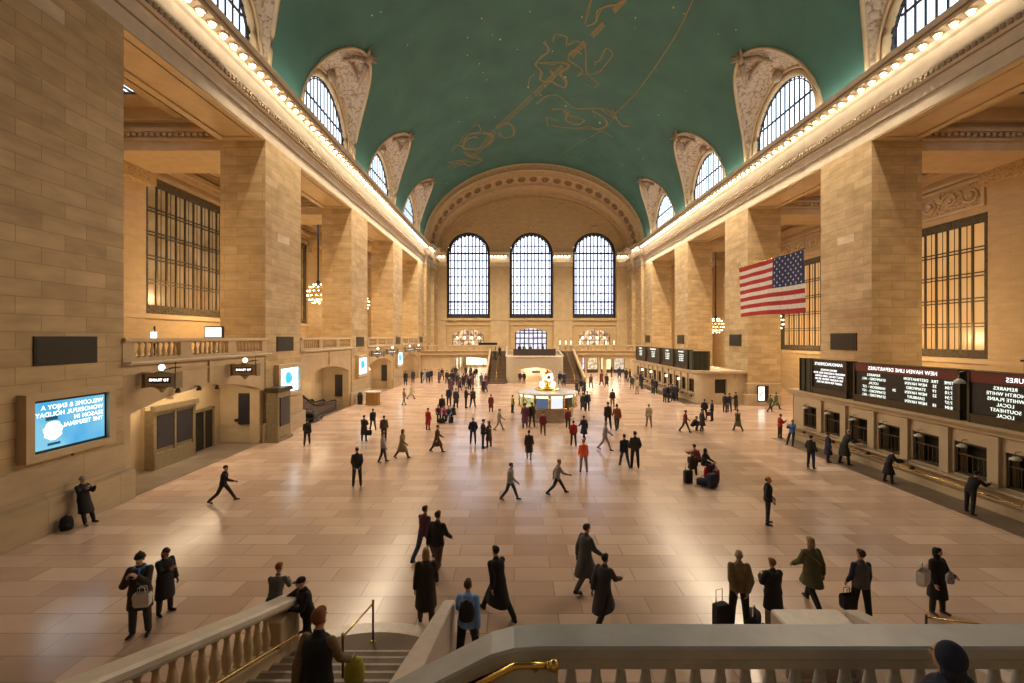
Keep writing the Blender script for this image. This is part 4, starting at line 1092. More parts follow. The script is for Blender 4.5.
for k, w in enumerate(W2[:9]):
    if k in (1,3,6,8):
        t = thing('wall_lamp', 'small glowing lamp at the far ticket office, %s' % {1:'second window from its rounded end',3:'fourth window from its rounded end',6:'seventh window from its rounded end',8:'ninth window from its rounded end'}[k], 'lamp', (16.75, w+.9, 1.95), 0, 'lit lamps on the far ticket office')
        MB().ball((0,0,0), .13).build('globe', LAMPG, t); MB().tube([(0,0,-.1),(.1,0,-.2),(.2,0,-.2)], .02, 5).build('arm', BRONZE, t)

def board(y0, y1, label, header, hcol, lines, seedn, z0=3.07, z1=4.97, cols=None, small=False):
    x = 16.85; t = thing('departure_board', label, 'sign board', (x, (y0+y1)/2, z0)); h = (y1-y0)/2; H = z1-z0
    MB().box(0,.5,-h,h,0,H).build('case', GREEN, t)
    fr = MB()
    fr.box(-.06,.0,-h,h,0,.32).box(-.08,.0,-h,-h+.09,0,H).box(-.08,0,h-.09,h,0,H).box(-.08,0,-h,h,H-.06,H).box(-.1,0,-h,h,.28,.33)
    fr.build('frame', BRONZE, t)
    MB().box(-.05,0,-h+.1,h-.1,H-.42,H-.06).build('header', hcol, t)
    MB().box(-.02,0,-h+.1,h-.1,.34,H-.42).build('display', BLACK, t)
    hs = .23 if not small else .2
    text(header, hs, WHITE, t, (-.06, 0, H-.245), FX_R)
    zz = H-.56
    for j, ln in enumerate(lines):
        st_ = .155 if not small else .17
        if cols:
            for q, (cy_, s_) in enumerate(zip(cols, ln)):
                if s_: text(s_, .17, TXT, t, (-.03, cy_*h, zz), FX_R)
            zz -= .19
        else:
            text(ln, .145 if not small else .16, WHITE if not small else TXT, t, (-.03, 0, zz), FX_R); zz -= .165 if not small else .19
    return t
# on these faces reading direction in the photograph is mirrored
board(22.95, 25.7, 'first square board with lines of white announcements, beside the New Haven board', 'ANNOUNCEMENTS', GREEN,
      ['SERVICE NOTICES','WEEKEND SCHEDULES WILL BE IN','EFFECT ON ALL LINES DURING','THE HOLIDAY PERIOD. SEE AN','AGENT FOR MORE DETAILS.'], 1)
cols = (-.82, -.60, -.28, .12, .55)
rows_ = [('TIME','TRK','DESTINATION','','REMARKS'),('7:04','25','NEW HAVEN','','STAMFORD - ALL'),('7:10','19','STAMFORD','','LOCAL'),('7:34','22','NEW HAVEN','24','HARRISON - 1ST'),('7:37','','DANBURY','','STAMFORD - 1ST'),('8:04','18','NEW HAVEN','','STAMFORD - ALL')]
board(17.12, 22.5, 'long departures board with dark red header reading New Haven Line, mirrored', 'NEW HAVEN LINE DEPARTURES', RED, rows_, 2, cols=cols)
board(11.2, 16.85, 'departures board with dark red header cut by the picture edge, near the tall lamp', 'HARLEM LINE DEPARTURES', RED,
      [('TIME','TRK','DESTINATION','','REMARKS'),('7:07','31','WHITE PLAINS','','NORTH WHITE'),('7:25','','SOUTHEAST','28','WHITE PLAINS'),('7:48','33','NORTH WHITE','','LOCAL'),('7:52','','WASSAIC','29','SOUTHEAST'),('8:07','','CRESTWOOD','','LOCAL')], 3, cols=cols)
t = thing('board_end_cabinet', 'narrow green-black end cabinet closing the row of near boards', 'cabinet', (16.85, 26.3, 3.07))
MB().box(0,.5,-.55,.55,0,1.9).build('case', GREEN, t); MB().box(-.05,0,-.5,-.42,0,1.9).box(-.05,0,.0,.08,0,1.9).box(-.05,0,.42,.5,0,1.9).build('ribs', BRONZE, t)
for k, (a, c_, s_) in enumerate(((44.0,47.6,'HUDSON LINE'),(48.0,51.8,'ARRIVALS'),(52.6,57.4,'TRACK INFORMATION'),(58.2,62.6,'DEPARTURES'))):
    board(a, c_, 'board of small pale text over the far ticket office, %s from its rounded end' % ('first','second','third','fourth')[k], s_, GREEN, ['NEW HAVEN  7:34','STAMFORD  8:04','DANBURY  8:16','POUGHKEEPSIE'], k, small=True)
t = thing('board_end_cabinet', 'angled green-black end cabinet closing the row of far boards', 'cabinet', (17.2, 43.0, 3.07))
MB().prism([(-.35,.8),(-.35,.0),(.9,-.5),(1.2,-.3),(1.2,.8)], 'z', 0, 1.8).build('case', GREEN, t)
m = MB()
for k in range(4): m.box(-.3+k*.36, -.22+k*.36, -.06-k*.145, -.0-k*.145, 0, 1.8)
m.build('ribs', BRONZE, t)
t = thing('board_lamp', 'white shaded lamp fixed between the two red-headed boards', 'lamp', (16.62, 16.98, 4.55))
MB().lathe([(.05,.1),(.17,.0),(.19,-.08)], 12).build('shade', plain('milk_glass', (.62,.66,.66), .3), t); MB().tube([(0,0,.1),(0,0,.35),(.3,0,.4)], .03, 5).build('arm', BRONZE, t)
o = MB().tube([(0,0,0),(0,0,.55)], .05, 6).box(-.08,.08,-.9,.1,.4,.47).build('camera_mast', IRON, loc=(17.1,15.2,4.97)); tag(o, 'short dark mast with a level arm standing on top of the cut-off board', 'mast')
# lit sign on the pillar side, and rope posts behind the far office
t = thing('lit_poster', 'small lit white poster low on the third pillar behind the far office end', 'poster', (22.55, 41.2, .45))
MB().box(-.5,.5,-.03,.05,-.1,1.35).build('frame', BLACK, t); MB().box(-.42,.1,-.06,-.03,0,1.25).build('sheet', glow('lit_sheet', (1,.95,.85), 2.2), t)
text('S', .9, plain('poster_green', (.03,.12,.05), .5), t, (-.16,-.07,.62), (pi/2,0,0), True)

t = thing('video_monitor', 'small lit white monitor on a stand behind the first balcony balustrade', 'monitor', (-16.2, 24.6, 5.18))
MB().bev(-.5,.5,-.08,.08,.95,1.6,.03).box(-.06,.06,-.06,.06,0,.95).box(-.25,.25,-.2,.2,0,.04).build('body', BLACK, t); MB().box(-.43,.43,-.1,-.08,1.02,1.53).build('display', glow('monitor_white', (.9,.93,1), 1.8), t)
t = thing('notice_stand', 'slim dark stand with a lit white card behind the first balcony balustrade', 'stand', (-16.2, 20.5, 5.18))
MB().box(-.12,.12,-.1,.1,0,.05).tube([(0,0,0),(0,0,1.5)], .04).build('post', BLACK, t); MB().box(-.14,.14,-.05,-.03,.95,1.25).build('card', glow('monitor_white', (.9,.93,1), 1.8), t)
# ------------------------------------------------------------------ information booth with the clock
t = thing('information_booth', 'round marble and brass information booth with lit windows in mid hall', 'booth', (2.58, 35.0, 0)); t.scale = (1.1,1.1,1)
MB().lathe([(1.86,0),(1.88,.12),(1.78,.16),(1.78,.84),(1.84,.9)], 16, sm=False, a0=pi/16).build('base', plain('booth_marble', (.44,.37,.29), .3, noise=.2, nscale=2, coat=.2), t)
MB().lathe([(2.04,.9),(2.1,.96),(2.04,1.02)], 32).build('counter', BRASS, t)
m = MB()
for k in range(12):
    a = 2*pi*k/12; m.tube([(1.98*cos(a),1.98*sin(a),1.0),(1.98*cos(a),1.98*sin(a),1.92)], .055, 6)
m.build('mullions', BRASS, t)
wm = [plain('pane_dark', (.05,.05,.05), .15), glow('pane_blue', (.16,.22,.38), .5), glow('pane_white', (.9,.93,1), .85), glow('pane_racks', (.75,.8,.35), .7, (.35,.16,.05), 4)]
sel = [3,0,3,0,3,0,3,3,1,2,0,3]
for k in range(12):
    a, c_ = 2*pi*k/12+.05, 2*pi*(k+1)/12-.05; p = MB()
    p.loft([[(1.93*cos(a+(c_-a)*j/3), 1.93*sin(a+(c_-a)*j/3), z) for j in range(4)] for z in (1.0, 1.74)])
    p.build('pane', wm[sel[k]], t)
    p = MB(); p.loft([[(1.95*cos(a+(c_-a)*j/3), 1.95*sin(a+(c_-a)*j/3), z) for j in range(4)] for z in (1.74, 1.92)]); p.build('fascia_light', glow('booth_fascia', (1,.88,.6), 1.6), t)
MB().lathe([(2.02,1.92),(2.12,1.95),(2.12,2.03),(2.0,2.07),(1.2,2.14),(.85,2.16)], 32).build('roof', plain('booth_roof', (.62,.60,.58), .25), t)
MB().lathe([(.85,2.14),(.9,2.18),(.85,2.28),(.3,2.32),(.2,2.5),(.12,2.66),(.2,2.72),(.1,2.78)], 20).build('pedestal', BRASS, t)
c = MB().ball((0,0,3.12), .36, seg=16, rings=10).lathe([(.1,3.45),(.16,3.5),(.05,3.55),(.08,3.6),(.02,3.68)], 10).build('clock_case', BRASS, t)
for k in range(4):
    a = k*pi/2+R(12); d = Vector((sin(a),-cos(a),0)); s_ = Vector((cos(a),sin(a),0)); q = Vector((0,0,3.12))+d*.33
    f = MB(); f.add([tuple(q+s_*.31*cos(j*pi/12)+Vector((0,0,1))*.31*sin(j*pi/12)) for j in range(24)], [tuple(range(24))]); f.build('clock_face', glow('clock_face', (1,.93,.72), 1.5), c)
    h = MB(); q += d*.012
    for an, ln in ((100,.24),(215,.17)):
        e_ = s_*cos(R(an))+Vector((0,0,1))*sin(R(an)); n_ = s_*-sin(R(an))+Vector((0,0,1))*cos(R(an))
        h.quad(*(tuple(q+v_) for v_ in (n_*.014, -n_*.014, e_*ln-n_*.006, e_*ln+n_*.006)))
    h.build('clock_hands', BLACK, c)
for k in range(4):
    a = k*pi/2+R(40); MB().ball((.55*cos(a),.55*sin(a),2.55), .18, sz=.22).build('globe_lamp', glow('booth_lamp', (1,.78,.5), 3.2), t)

# ------------------------------------------------------------------ far end: balcony, stairs, passages
b = MB(); YB = 72.2
P = lambda u, z, d: (u, YB+.15+d, z)
arch_wall(b, P, XL, XR, 0, 3.75, [(-10.3,-4.35,0,2.7,.3),(10.9,14.2,0,2.85,.15),(14.7,19.8,0,2.6,.2)], .6)
b.box(XL, XR, YB, YF+.7, 3.4, 3.95); b.prism([(YB+.15,3.2),(YB-.15,3.3),(YB-.3,3.42),(YB-.3,3.55),(YB+.15,3.55)], 'x', XL, XR)
b.build('wall_balcony_front', SMOOTH, kind='structure')
SB = baluster_mesh(.55, .11, SMOOTH, 8)
def far_balustrade(x0, x1, label, tan=0):
    t = thing('balustrade', label, 'balustrade', ((x0+x1)/2, YB-.1, 3.95)); h = (x1-x0)/2
    MB().box(-h,h,-.16,.16,0,.12).build('base_rail', SMOOTH, t); MB().box(-h,h,-.2,.2,.8,.98).build('top_rail', SMOOTH, t)
    n = int(h*2/.42); k = 0
    for i in range(n):
        x = -h+(i+.5)*2*h/n
        if i % 9 == 0: MB().box(x-.2,x+.2,-.14,.14,.12,.8).build('pedestal', SMOOTH, t)
        else: put('baluster', SB, t, (x,0,.12), 0, (1,1,1.236))
far_balustrade(XL, -1.3, 'long far balustrade of the balcony under the first arched window')
far_balustrade(7.4, XR, 'long far balustrade below the restaurant tables under the third arched window')
# the stair block in the middle
b = MB(); P = lambda u, z, d: (u, 61+d, z)
arch_wall(b, P, .0, 5.6, 0, 3.5, [(.5,5.1,0,1.7,.38)], 1.6, 0, 0, 14)
for s, xe in ((-1,-1.05),(1,6.7)):    # curved shoulders
    xi = .0 if s < 0 else 5.6; pts = [(xi+(xe-xi)*sin(pi/2*i/8), 61+1.1*(1-cos(pi/2*i/8))) for i in range(9)]
    b.loft([[(x,y,0) for x,y in pts],[(x,y,3.5-.0) for x,y in pts]]); b.quad((xe,62.1,0),(xe,YB,0),(xe,YB,3.9),(xe,62.1,3.5))
b.quad((.3,62.6,0),(5.3,62.6,0),(5.3,62.6,2.3),(.3,62.6,2.3))
b.box(-1.05,6.7,62.0,YB,3.3,3.5)
SBK = b.build('wall_stair_block', plain('stair_block_stone', (.47,.40,.31), .5), kind='structure')
t = MB().tube([(-1.05,YB,4.6),(-1.05,62.4,3.6),(-.6,61.4,3.55),(.2,61.0,3.55),(5.4,61.0,3.55),(6.3,61.4,3.55),(6.7,62.4,3.6),(6.7,YB,4.6)], .14, 8)
o = t.build('stone_coping', MARB, SBK)
t = thing('overlook_railing', 'dark metal railing of the overlook above the middle arch at the far end', 'railing', (2.8, 62.4, 3.5))
MB().box(-2.9,2.9,-.04,.04,.0,.95).build('panel', plain('railing_panel', (.07,.055,.05), .4), t); MB().box(-2.95,2.95,-.07,.07,.95,1.05).build('top_rail', BRONZE, t)
for k in range(7): MB().box(-2.9+k*.95,-2.82+k*.95,-.07,.05,0,1.0).build('post', BRONZE, t)
o = MB().box(-.55,.55,-.05,.05,.75,1.1).tube([(0,0,1.1),(0,0,1.6)], .03).build('hanging_sign', BLACK, loc=(3.0, 61.8, .55)); tag(o, 'dark sign inside the middle arch below the overlook', 'sign')
def far_stairs(x0, x1, label):
    t = thing('staircase', label, 'stairs', ((x0+x1)/2, 60.2, 0)); n = 26; h = (x1-x0)/2; L = (YB-60.2)/n
    m = MB()
    for k in range(n): m.box(-h, h, k*L, (k+1)*L+.01, 0, (k+1)*3.95/n)
    m.build('steps', TREAD, t)
    MB().tube([(0,0,.9),(0,L*n,4.8)], .035, 6).build('middle_handrail', BRASS, t)
    for k in (0,9,18): MB().tube([(0,k*L+.1,(k+1)*3.95/n),(0,k*L+.1,k*3.95/n+.95)], .03, 6).build('handrail_post', BRASS, t)
    return t
far_stairs(-3.65,-1.1,'far staircase on the screen side of the middle arch'); far_stairs(6.8,9.3,'far staircase on the ticket side of the middle arch')
for xa, lab in ((-3.75,'sloping stone parapet beside the far staircase nearer the screens'),(9.4,'sloping stone parapet beside the far staircase nearer the ticket office')):
    o = MB().prism([(60.0,0),(YB,0),(YB,4.4),(60.6,.95),(60.0,.95)], 'x', xa-.14, xa+.14).build('stair_parapet', SMOOTH); tag(o, lab, 'parapet')
# passages behind
for nm, xa, xb, yb, hh in (('passage_left',-10.6,-4.1,96,3.25),('passage_right',10.6,20.1,86,3.3)):
    b = MB(); y0 = YB+.7
    b.quad((xa,y0,0),(xa,yb,0),(xa,yb,hh),(xa,y0,hh)); b.quad((xb,y0,0),(xb,yb,0),(xb,yb,hh),(xb,y0,hh)); b.quad((xa,yb,0),(xb,yb,0),(xb,yb,hh),(xa,yb,hh)); b.quad((xa,y0,hh),(xb,y0,hh),(xb,yb,hh),(xa,yb,hh))
    b.build('wall_'+nm, SMOOTH, kind='structure')
    for k in range(3):
        for j in range(2 if xb-xa > 8 else 1):
            xc = (xa+xb)/2+(j-.5)*4.4*(1 if xb-xa > 8 else 0); yy = y0+1.6+k*(yb-y0-2)/3
            o = MB().lathe([(.55,.06),(.5,-.06),(.05,-.1)], 14).build('ceiling_light', glow('passage_light', (1,.86,.62), 20), loc=(xc, yy, hh-.1)); tag(o, 'round ceiling light in the far passage, %s' % ('screen side' if xa < 0 else 'ticket side'), 'light', 'ceiling lights of the %s' % nm.replace('_',' '))
for k, (xa, m_) in enumerate(((11.3, glow('shop_white', (.9,.93,1), 1.2, (.5,.5,.6), 2)),(13.6, glow('shop_cream', (1,.8,.5), .9, (.5,.3,.15), 2)),(16.0, glow('shop_amber', (1,.68,.35), 1.4)),(18.2, glow('shop_pale', (1,.85,.65), .8, (.55,.4,.25), 2)))):
    t = thing('shop_or_glow_panel', 'lit shop window in the far passage beside the ticket hall, %s' % ('cold white one','cream one','amber one','palest one near the wall')[k], 'shop window', (xa, 79, .3))
    MB().box(-.85,.85,0,.05,.3,2.3).build('display', m_, t); MB().box(-.95,-.85,-.04,.06,0,2.5).box(.85,.95,-.04,.06,0,2.5).box(-.95,.95,-.04,.06,2.3,2.5).box(-.95,.95,-.04,.06,-.3,.3).build('frame', BRONZE, t)
for k, (xa, ya) in enumerate(((-9.9,84),(-9.9,79),(-4.75,82))):
    t = thing('shop_or_glow_panel', 'lit shop window along the far crowded passage, %s' % ('deeper one on the outer wall','nearer one on the outer wall','one on the inner wall')[k], 'shop window', (xa, ya, .3))
    MB().box(-.03,.03,-1.3,1.3,.3,2.3).build('display', glow('shop_cream', (1,.8,.5), .9, (.5,.3,.15), 2), t); MB().box(-.05,.05,-1.4,-1.3,0,2.5).box(-.05,.05,1.3,1.4,0,2.5).box(-.05,.05,-1.4,1.4,2.3,2.5).build('frame', BRONZE, t)
t = thing('shop_or_glow_panel', 'wide warm glow panel added to brighten the end of the crowded passage', 'shop window', (-7.3, 95.6, .2))
MB().box(-2.7,2.7,0,.05,.2,2.4).build('display', glow('passage_end_glow', (1,.85,.62), 2.2, (.8,.55,.3), 1.2), t)  # glowing surface added to brighten the dull end wall
for a in (-2.8,-.95,.85,2.7): MB().box(a,a+.1,-.06,.06,-.2,2.6).build('post', BRONZE, t)
# restaurant things on the balcony
for k, px in enumerate((473, 560, 566, 571, 580, 588, 597, 606, 614)):
    z = 3.95; d = 75.5; x = (px-VX)/F*d
    t = thing('restaurant_table', 'small table with a glowing lamp on the far balcony, %s' % ('alone at the screen side','first beside the doorway','second beside the doorway','third beside the doorway','fourth along the rail','fifth along the rail','sixth along the rail','seventh along the rail','last along the rail')[k], 'table', (x, d, z), 0, 'restaurant tables on the balcony')
    MB().lathe([(.42,.98),(.45,1.02),(.42,1.05)], 10).build('top', plain('linen', (.6,.5,.38), .8), t); MB().lathe([(.25,0),(.05,.05),(.04,.98)], 8).build('leg', BLACK, t)
    MB().lathe([(.06,1.05),(.04,1.3),(.12,1.35),(.07,1.6)], 8).build('lamp', LAMPG, t)
t = thing('display_banner', 'dark low sign board on the far balcony beside the first arched window', 'board', (-1.2+(-3.0), 73.4, 3.95))
MB().box(-1.5,1.5,-.05,.05,.9,1.35).build('board', BLACK, t)
for a in (-1.2,1.2): MB().box(a-.05,a+.05,-.05,.05,0,.9).build('leg', BLACK, t)

# ------------------------------------------------------------------ the flag
fx = 15.0; ya, yb = F*fx/225, F*fx/290; zt, zb_ = E+.3025*fx, E+.0876*fx
fl = thing('flag', 'large striped flag with starred blue corner hanging in front of the aisle openings', 'flag', (fx, (ya+yb)/2, (zt+zb_)/2))
L, H = ya-yb, zt-zb_
def FP(u, v_):   # u: 0 at the far side, 1 at the near side; v: 0 at the top
    return (.10*sin(u*7+v_*1.2)*(.35+v_*.65)+.04*sin(u*17+2*v_), (L/2-u*L), H/2-v_*H+.035*sin(u*5)*v_)
red = plain('flag_red', (.42,.025,.03), .8); wht = plain('flag_white', (.74,.70,.68), .8); blu = plain('flag_blue', (.022,.035,.14), .8)
f = MB()
for s in range(13):
    u1 = .6 if s < 7 else 1.0; n = 22
    f.loft([[FP(u1*i/n, (s+q/2)/13) for i in range(n+1)] for q in range(3)], s % 2, sm=True)
f.build('stripes', [red, wht], fl, normals=False)
f = MB(); f.loft([[FP(.6+.4*i/12, 7/13*q/8) for i in range(13)] for q in range(9)], 0, sm=True); f.build('canton', blu, fl, normals=False)
f = MB()
for r_ in range(9):
    for c_ in range(6 if r_ % 2 == 0 else 5):
        u = .6+.4*((c_+.5)/6 if r_ % 2 == 0 else (c_+1)/6); v_ = 7/13*(r_+.6)/9.2
        p = Vector(FP(u, v_)); s_ = .085
        f.add([(p.x-.02, p.y+s_*(1 if k % 2 == 0 else .4)*sin(k*pi/5), p.z+s_*(1 if k % 2 == 0 else .4)*cos(k*pi/5)) for k in range(10)], [tuple(range(10))])
f.build('stars', wht, fl, normals=False)
MB().tube([(0,L/2+.1,H/2+.03),(0,-L/2-.1,H/2+.03)], .035, 6).build('pole', BRASS, fl)
m = MB()
for yy in (L/2, -L/2):
    top = on_vault(514+F*fx/((ya+yb)/2-yy), 20); m.tube([(0,yy,H/2+.03),(0,yy,31.0-(zt+zb_)/2)], .003, 4)
m.build('wires', IRON, fl)
# ------------------------------------------------------------------ the near stairs and their balustrades
BALN = baluster_mesh(.62, .085, plain('cool_lit_marble', (.47,.48,.49), .42, noise=.16, nscale=2.2), 12)
YR0, YR1, ZR = 3.895, 4.236, 3.54
MARBN = plain('cool_lit_marble', (.47,.48,.49), .42, noise=.16, nscale=2.2)  # same marble greyed, the cooler light put into its colour
t = thing('balustrade', 'nearest white marble balustrade across the bottom of the picture, with turned balusters', 'balustrade', (4.0, 4.06, 2.4))
def rail_prof(y0, y1, z): return [(y0+.02,z-.12),(y0,z-.10),(y0,z-.02),(y0+.02,z),(y1-.02,z),(y1,z-.02),(y1,z-.10),(y1-.02,z-.12)]
pr = rail_prof(YR0-4.06, YR1-4.06, ZR-2.4)
neck = [(-.10,1.02-.05),(.10,1.02-.05),(.10,1.02),(-.10,1.02)]
# the sloping return to the left, one rail with the level part
xs = [-5.3, -4.2, -4.0, -3.8, 6.5]; dz = [-.62, -.07, -.015, 0, 0]
m = MB(); m.loft([[(x, p[0], p[1]+d) for p in pr] for x, d in zip(xs, dz)], 0, True)
m.build('top_rail', MARBN, t)
m = MB(); m.loft([[(x, p[0], p[1]-.12+d+(.03 if q > 1 else 0)) for q, p in enumerate([(-.13,1.14),(.13,1.14),(.13,1.02),(-.13,1.02)])] for x, d in zip(xs, dz)], 0, True)
m.build('under_moulding', MARBN, t)
MB().prism([(-.15,0),(.15,0),(.15,.26),(-.15,.26)], 'x', -3.95, 6.5).build('base_rail', MARBN, t)
for a_, c_ in ((-3.97,-3.62),(3.3,3.7)): MB().box(a_,c_,-.14,.14,.2,1.05).build('pedestal', MARBN, t)
x = -3.62+.13
while x < 6.3:
    if not 3.2 < x < 3.8: put('baluster', BALN, t, (x, 0, .26), 0, (1,1,1.2))
    x += .222
m = MB(); m.prism([(-5.3,-.1),(-3.95,-.1),(-3.95,1.02),(-5.3,.40)], 'y', -.13, .13).build('stair_side', MARBN, t)
t = thing('brass_handrail', 'polished brass handrail with a round end knob on the nearest balustrade', 'handrail', (.2, 3.78, 3.47))
MB().tube([(.1,0,0),(-.17,0,0),(-.2,0,-.005),(-.55,.0,-.19),(-1.3,0,-.60)], .027, 10).build('tube', BRASS, t)
MB().lathe([(.02,0),(.045,.01),(.05,.03),(.045,.05),(.02,.06)], 12).ball((.125,0,0), .045).build('knob', BRASS, t).location = (0,0,0)
MB().tube([(-.02,0,0),(-.02,.02,-.06),(-.02,.12,-.07)], .014, 6).lathe([(.03,-.1),(.03,-.04)], 8, (-.02,.1,0)).build('bracket', BRASS, t)
KP = [o for o in t.children if o.name.startswith('knob')]
for o in KP:
    me = MB().ball((.125,0,0), .05).lathe([(.03,0),(.034,.02),(.03,.04)], 10, (0,0,0)).mesh('knob', BRASS); 
    me2 = MB().ball((.13,0,0), .05, seg=14, rings=8).tube([(.07,0,0),(.1,0,0)], .036, 12).mesh('knob', BRASS); o.data = me2
MB().box(-1.1, 11, 1.3, 4.0, 2.2, 2.4).box(-6, 12, YN, 1.3, 4.3, 4.6).box(-6,12,1.2,1.4,2.2,4.5).build('floor_landing', SMOOTH, kind='structure')
# flight on the left
SL = .36
m = MB()
for k in range(30):
    y1 = 8.8-k*.36; z = (k+1)*.1296
    if y1 < .6: break
    m.box(-4.45, -1.3, y1-.36, y1+.02, 0, z)
nz = MB()
for k in range(22):
    y1 = 8.8-k*.36; z = (k+1)*.1296; nz.box(-4.44, -1.31, y1-.035, y1+.022, z, z+.004)  # paler tread edges, shading put into colour so the steps show
o = m.build('staircase', TREAD); nz.build('nosing_lines', plain('nosing_pale', (.34,.26,.19), .5), o); tag(o, 'broad brown marble stairs going down to the floor below the brass posts', 'stairs')
arc = [(-4.3+3.0*i/16, 9.12+.42*sin(pi*i/16)) for i in range(17)]
m = MB(); m.loft([[(x_, y_, .014) for x_, y_ in arc],[(x_, y_+.34, .014) for x_, y_ in arc]]); m.loft([[(x_, 8.7, .013) for x_, y_ in arc],[(x_, y_, .013) for x_, y_ in arc]], 1)
m.build('floor_sill', [plain('sill_marble', (.56,.46,.36), .3), TREAD], kind='structure')
def zp(d, e=1.0, d0=9.0): return e+SL*(d0-d)
o = MB()
rows = []
for d, xl, xr in ((9.0,-1.385,-1.167),(8.9,-1.39,-1.16),(7,-1.38,-1.12),(4.9,-1.36,-1.06),(4.0,-1.35,-1.02)):
    z = zp(d); rows.append([(xl,d,0),(xl,d,z-.02),(xl+.02,d,z),(xr-.02,d,z),(xr,d,z-.02),(xr,d,0)])
o.loft(rows, 0); o.add(rows[0], [tuple(range(6))]); ob = o.build('stair_parapet', plain('parapet_stone', (.50,.43,.37), .4, noise=.1)); tag(ob, 'plain stone parapet sloping down toward the person in the light blue shirt', 'parapet')
o = MB(); rows = []
for d, xl, xr in ((8.67,6.3,6.57),(7.0,5.9,6.2),(4.3,5.6,5.9)):
    z = zp(d, 1.0, 8.67); rows.append([(xl,d,0),(xl,d,z-.02),(xl+.02,d,z),(xr-.02,d,z),(xr,d,z-.02),(xr,d,0)])
o.loft(rows, 0); o.add(rows[0], [tuple(range(6))]); ob = o.build('stair_parapet', plain('parapet_stone', (.5,.43,.37), .4)); tag(ob, 'stone parapet end sticking up behind the nearest balustrade before the man in a grey vest', 'parapet')
o = MB().bev(4.95, 6.25, 8.25, 8.8, 0, .95, .03).build('stone_block', plain('parapet_stone', (.5,.43,.37), .4)); tag(o, 'flat topped stone block beside the parapet end behind the nearest balustrade', 'block')
# balustrade at the left of the flight
t = thing('balustrade', 'sloping stone stair balustrade at lower left with turned balusters, ending by the man in grey', 'balustrade', (-4.45, 9.1, 0))
pth = [(0,0),(0.02,-.5),(0,-1.6),(-.08,-4),(-.3,-7.5)]
def zr(dy): return 1.05-SL*dy
rows = []
for dx, dy in pth:
    z = zr(dy); rows.append([(dx-.2,dy,z-.15),(dx-.22,dy,z-.1),(dx-.22,dy,z-.03),(dx-.16,dy,z),(dx+.16,dy,z),(dx+.22,dy,z-.03),(dx+.22,dy,z-.1),(dx+.2,dy,z-.15)])
m = MB(); m.loft(rows, 0, True); m.add(rows[0], [tuple(range(8))]); m.build('top_rail', MARB, t)
rows = [[(dx-.15,dy,0),(dx-.15,dy,max(.05,zr(dy)-.85)),(dx+.15,dy,max(.05,zr(dy)-.85)),(dx+.15,dy,0)] for dx, dy in pth]
MB().loft(rows, 0, True).build('base_wall', SMOOTH, t)
m = MB().bev(-.17,.17,-.75,.0,0,.95,.02); m.build('end_pedestal', SMOOTH, t)
BALS = baluster_mesh(.7, .085, SMOOTH, 10); dy = -.95
while dy > -7.2:
    dx = 0 if dy > -1.6 else -.08*(-1.6-dy)/2.4 if dy > -4 else -.08-.22*(-4-dy)/3.5
    put('baluster', BALS, t, (dx, dy, max(.05, zr(dy)-.85))); dy -= .27
o = MB().tube([(-4.05, 8.9-k*.5, .5+SL*.5*k) for k in range(12)], .025, 6).build('wall_handrail', BRASS); tag(o, 'thin brass handrail along the lower left stair balustrade under the reaching hand', 'handrail')
for k, (x, y, z, lb) in enumerate(((-2.86, 9.23, 0, 'slim brass-topped post standing at the foot of the near stairs'), (-2.86, 7.6, .39, 'slim brass-topped post higher up on the near stairs'), (7.97, 8.8, 0, 'slim brass post behind the nearest balustrade below the woman in boots'))):
    t = thing('handrail_post', lb, 'post', (x, y, z))
    MB().tube([(0,0,0),(0,0,.82)], .022, 8).build('shaft', BRONZE, t); MB().lathe([(.07,0),(.06,.02),(.03,.05)], 10).build('foot', BRASS, t); MB().ball((0,0,.84), .03).build('cap', BRASS, t)
o = MB().tube([(-2.86,9.2,.8),(-2.86,7.6,1.19)], .018, 6).build('handrail', BRASS); tag(o, 'thin brass rail joining the two posts on the near stairs', 'handrail')
o = MB().tube([(7.97,8.8,.78),(8.9,8.0,1.05)], .018, 6).build('handrail', BRASS); tag(o, 'thin brass rail running from the post below the woman in boots', 'handrail')
# ------------------------------------------------------------------ who stands where
# near figures
p = person(78,523,48,'lean_back',80,'coat','blk','blk','hat','hgry','person in black leaning back on the plinth under the wide blue screen, hands at face', xy=(-14.33,15.15))
person(140,635,83,'camera',15,'parka','dbrn','dgry','hat','blk','person in dark parka and black beanie with blue scarf and white bag, at the front')
person(165,613,65,'phone',70,'coat','blk','dbrn','long','hbrn','person in long black coat facing sideways beside the beanie wearer')
person(284,640,73,'rail',185,'shirt','gry','navy','short','hred','person in grey sweater seen from behind at the end of the stair balustrade', xy=(-4.92,9.35))
person(300,0,78,'reach',318,'jacket','blk','blk','cap','blk','person in black reaching back to the handrail beside the grey sweater', xy=(-4.08,8.98))
person(313,0,149,'walk1',170,'vest','blk','blk','short','hred','person in black vest over tan sleeves climbing the near stairs, close to the camera', xy=(-2.32,5.35), z=1.30, extra='tan')
person(465,0,0,'walk2',175,'jacket','sky','blk','short','brn','person in light blue jacket with dark backpack straps beyond the stone parapet', xy=(-.88,8.6))
person(437,575,66,'walk1',160,'jacket','blk','brn','short','hbrn','person in black jacket walking away, right behind the pinkish figure on the open floor')
person(426,625,78,'stroll',190,'coat','dbrn','brn','long','blond','person in brown coat walking down to the parapet end near the stairs')
person(424,560,56,'walk2',150,'jacket','plum','jean','short','hbrn','person in plum jacket and jeans just behind the black jacketed walker')
person(498,616,74,'stride',215,'coat','blk','blk','short','blk','dark figure striding past the light blue jacket, near the front balustrade')
person(603,622,72,'stride',140,'coat','dgry','blk','short','blk','dark figure striding across the open floor just above the nearest balustrade')
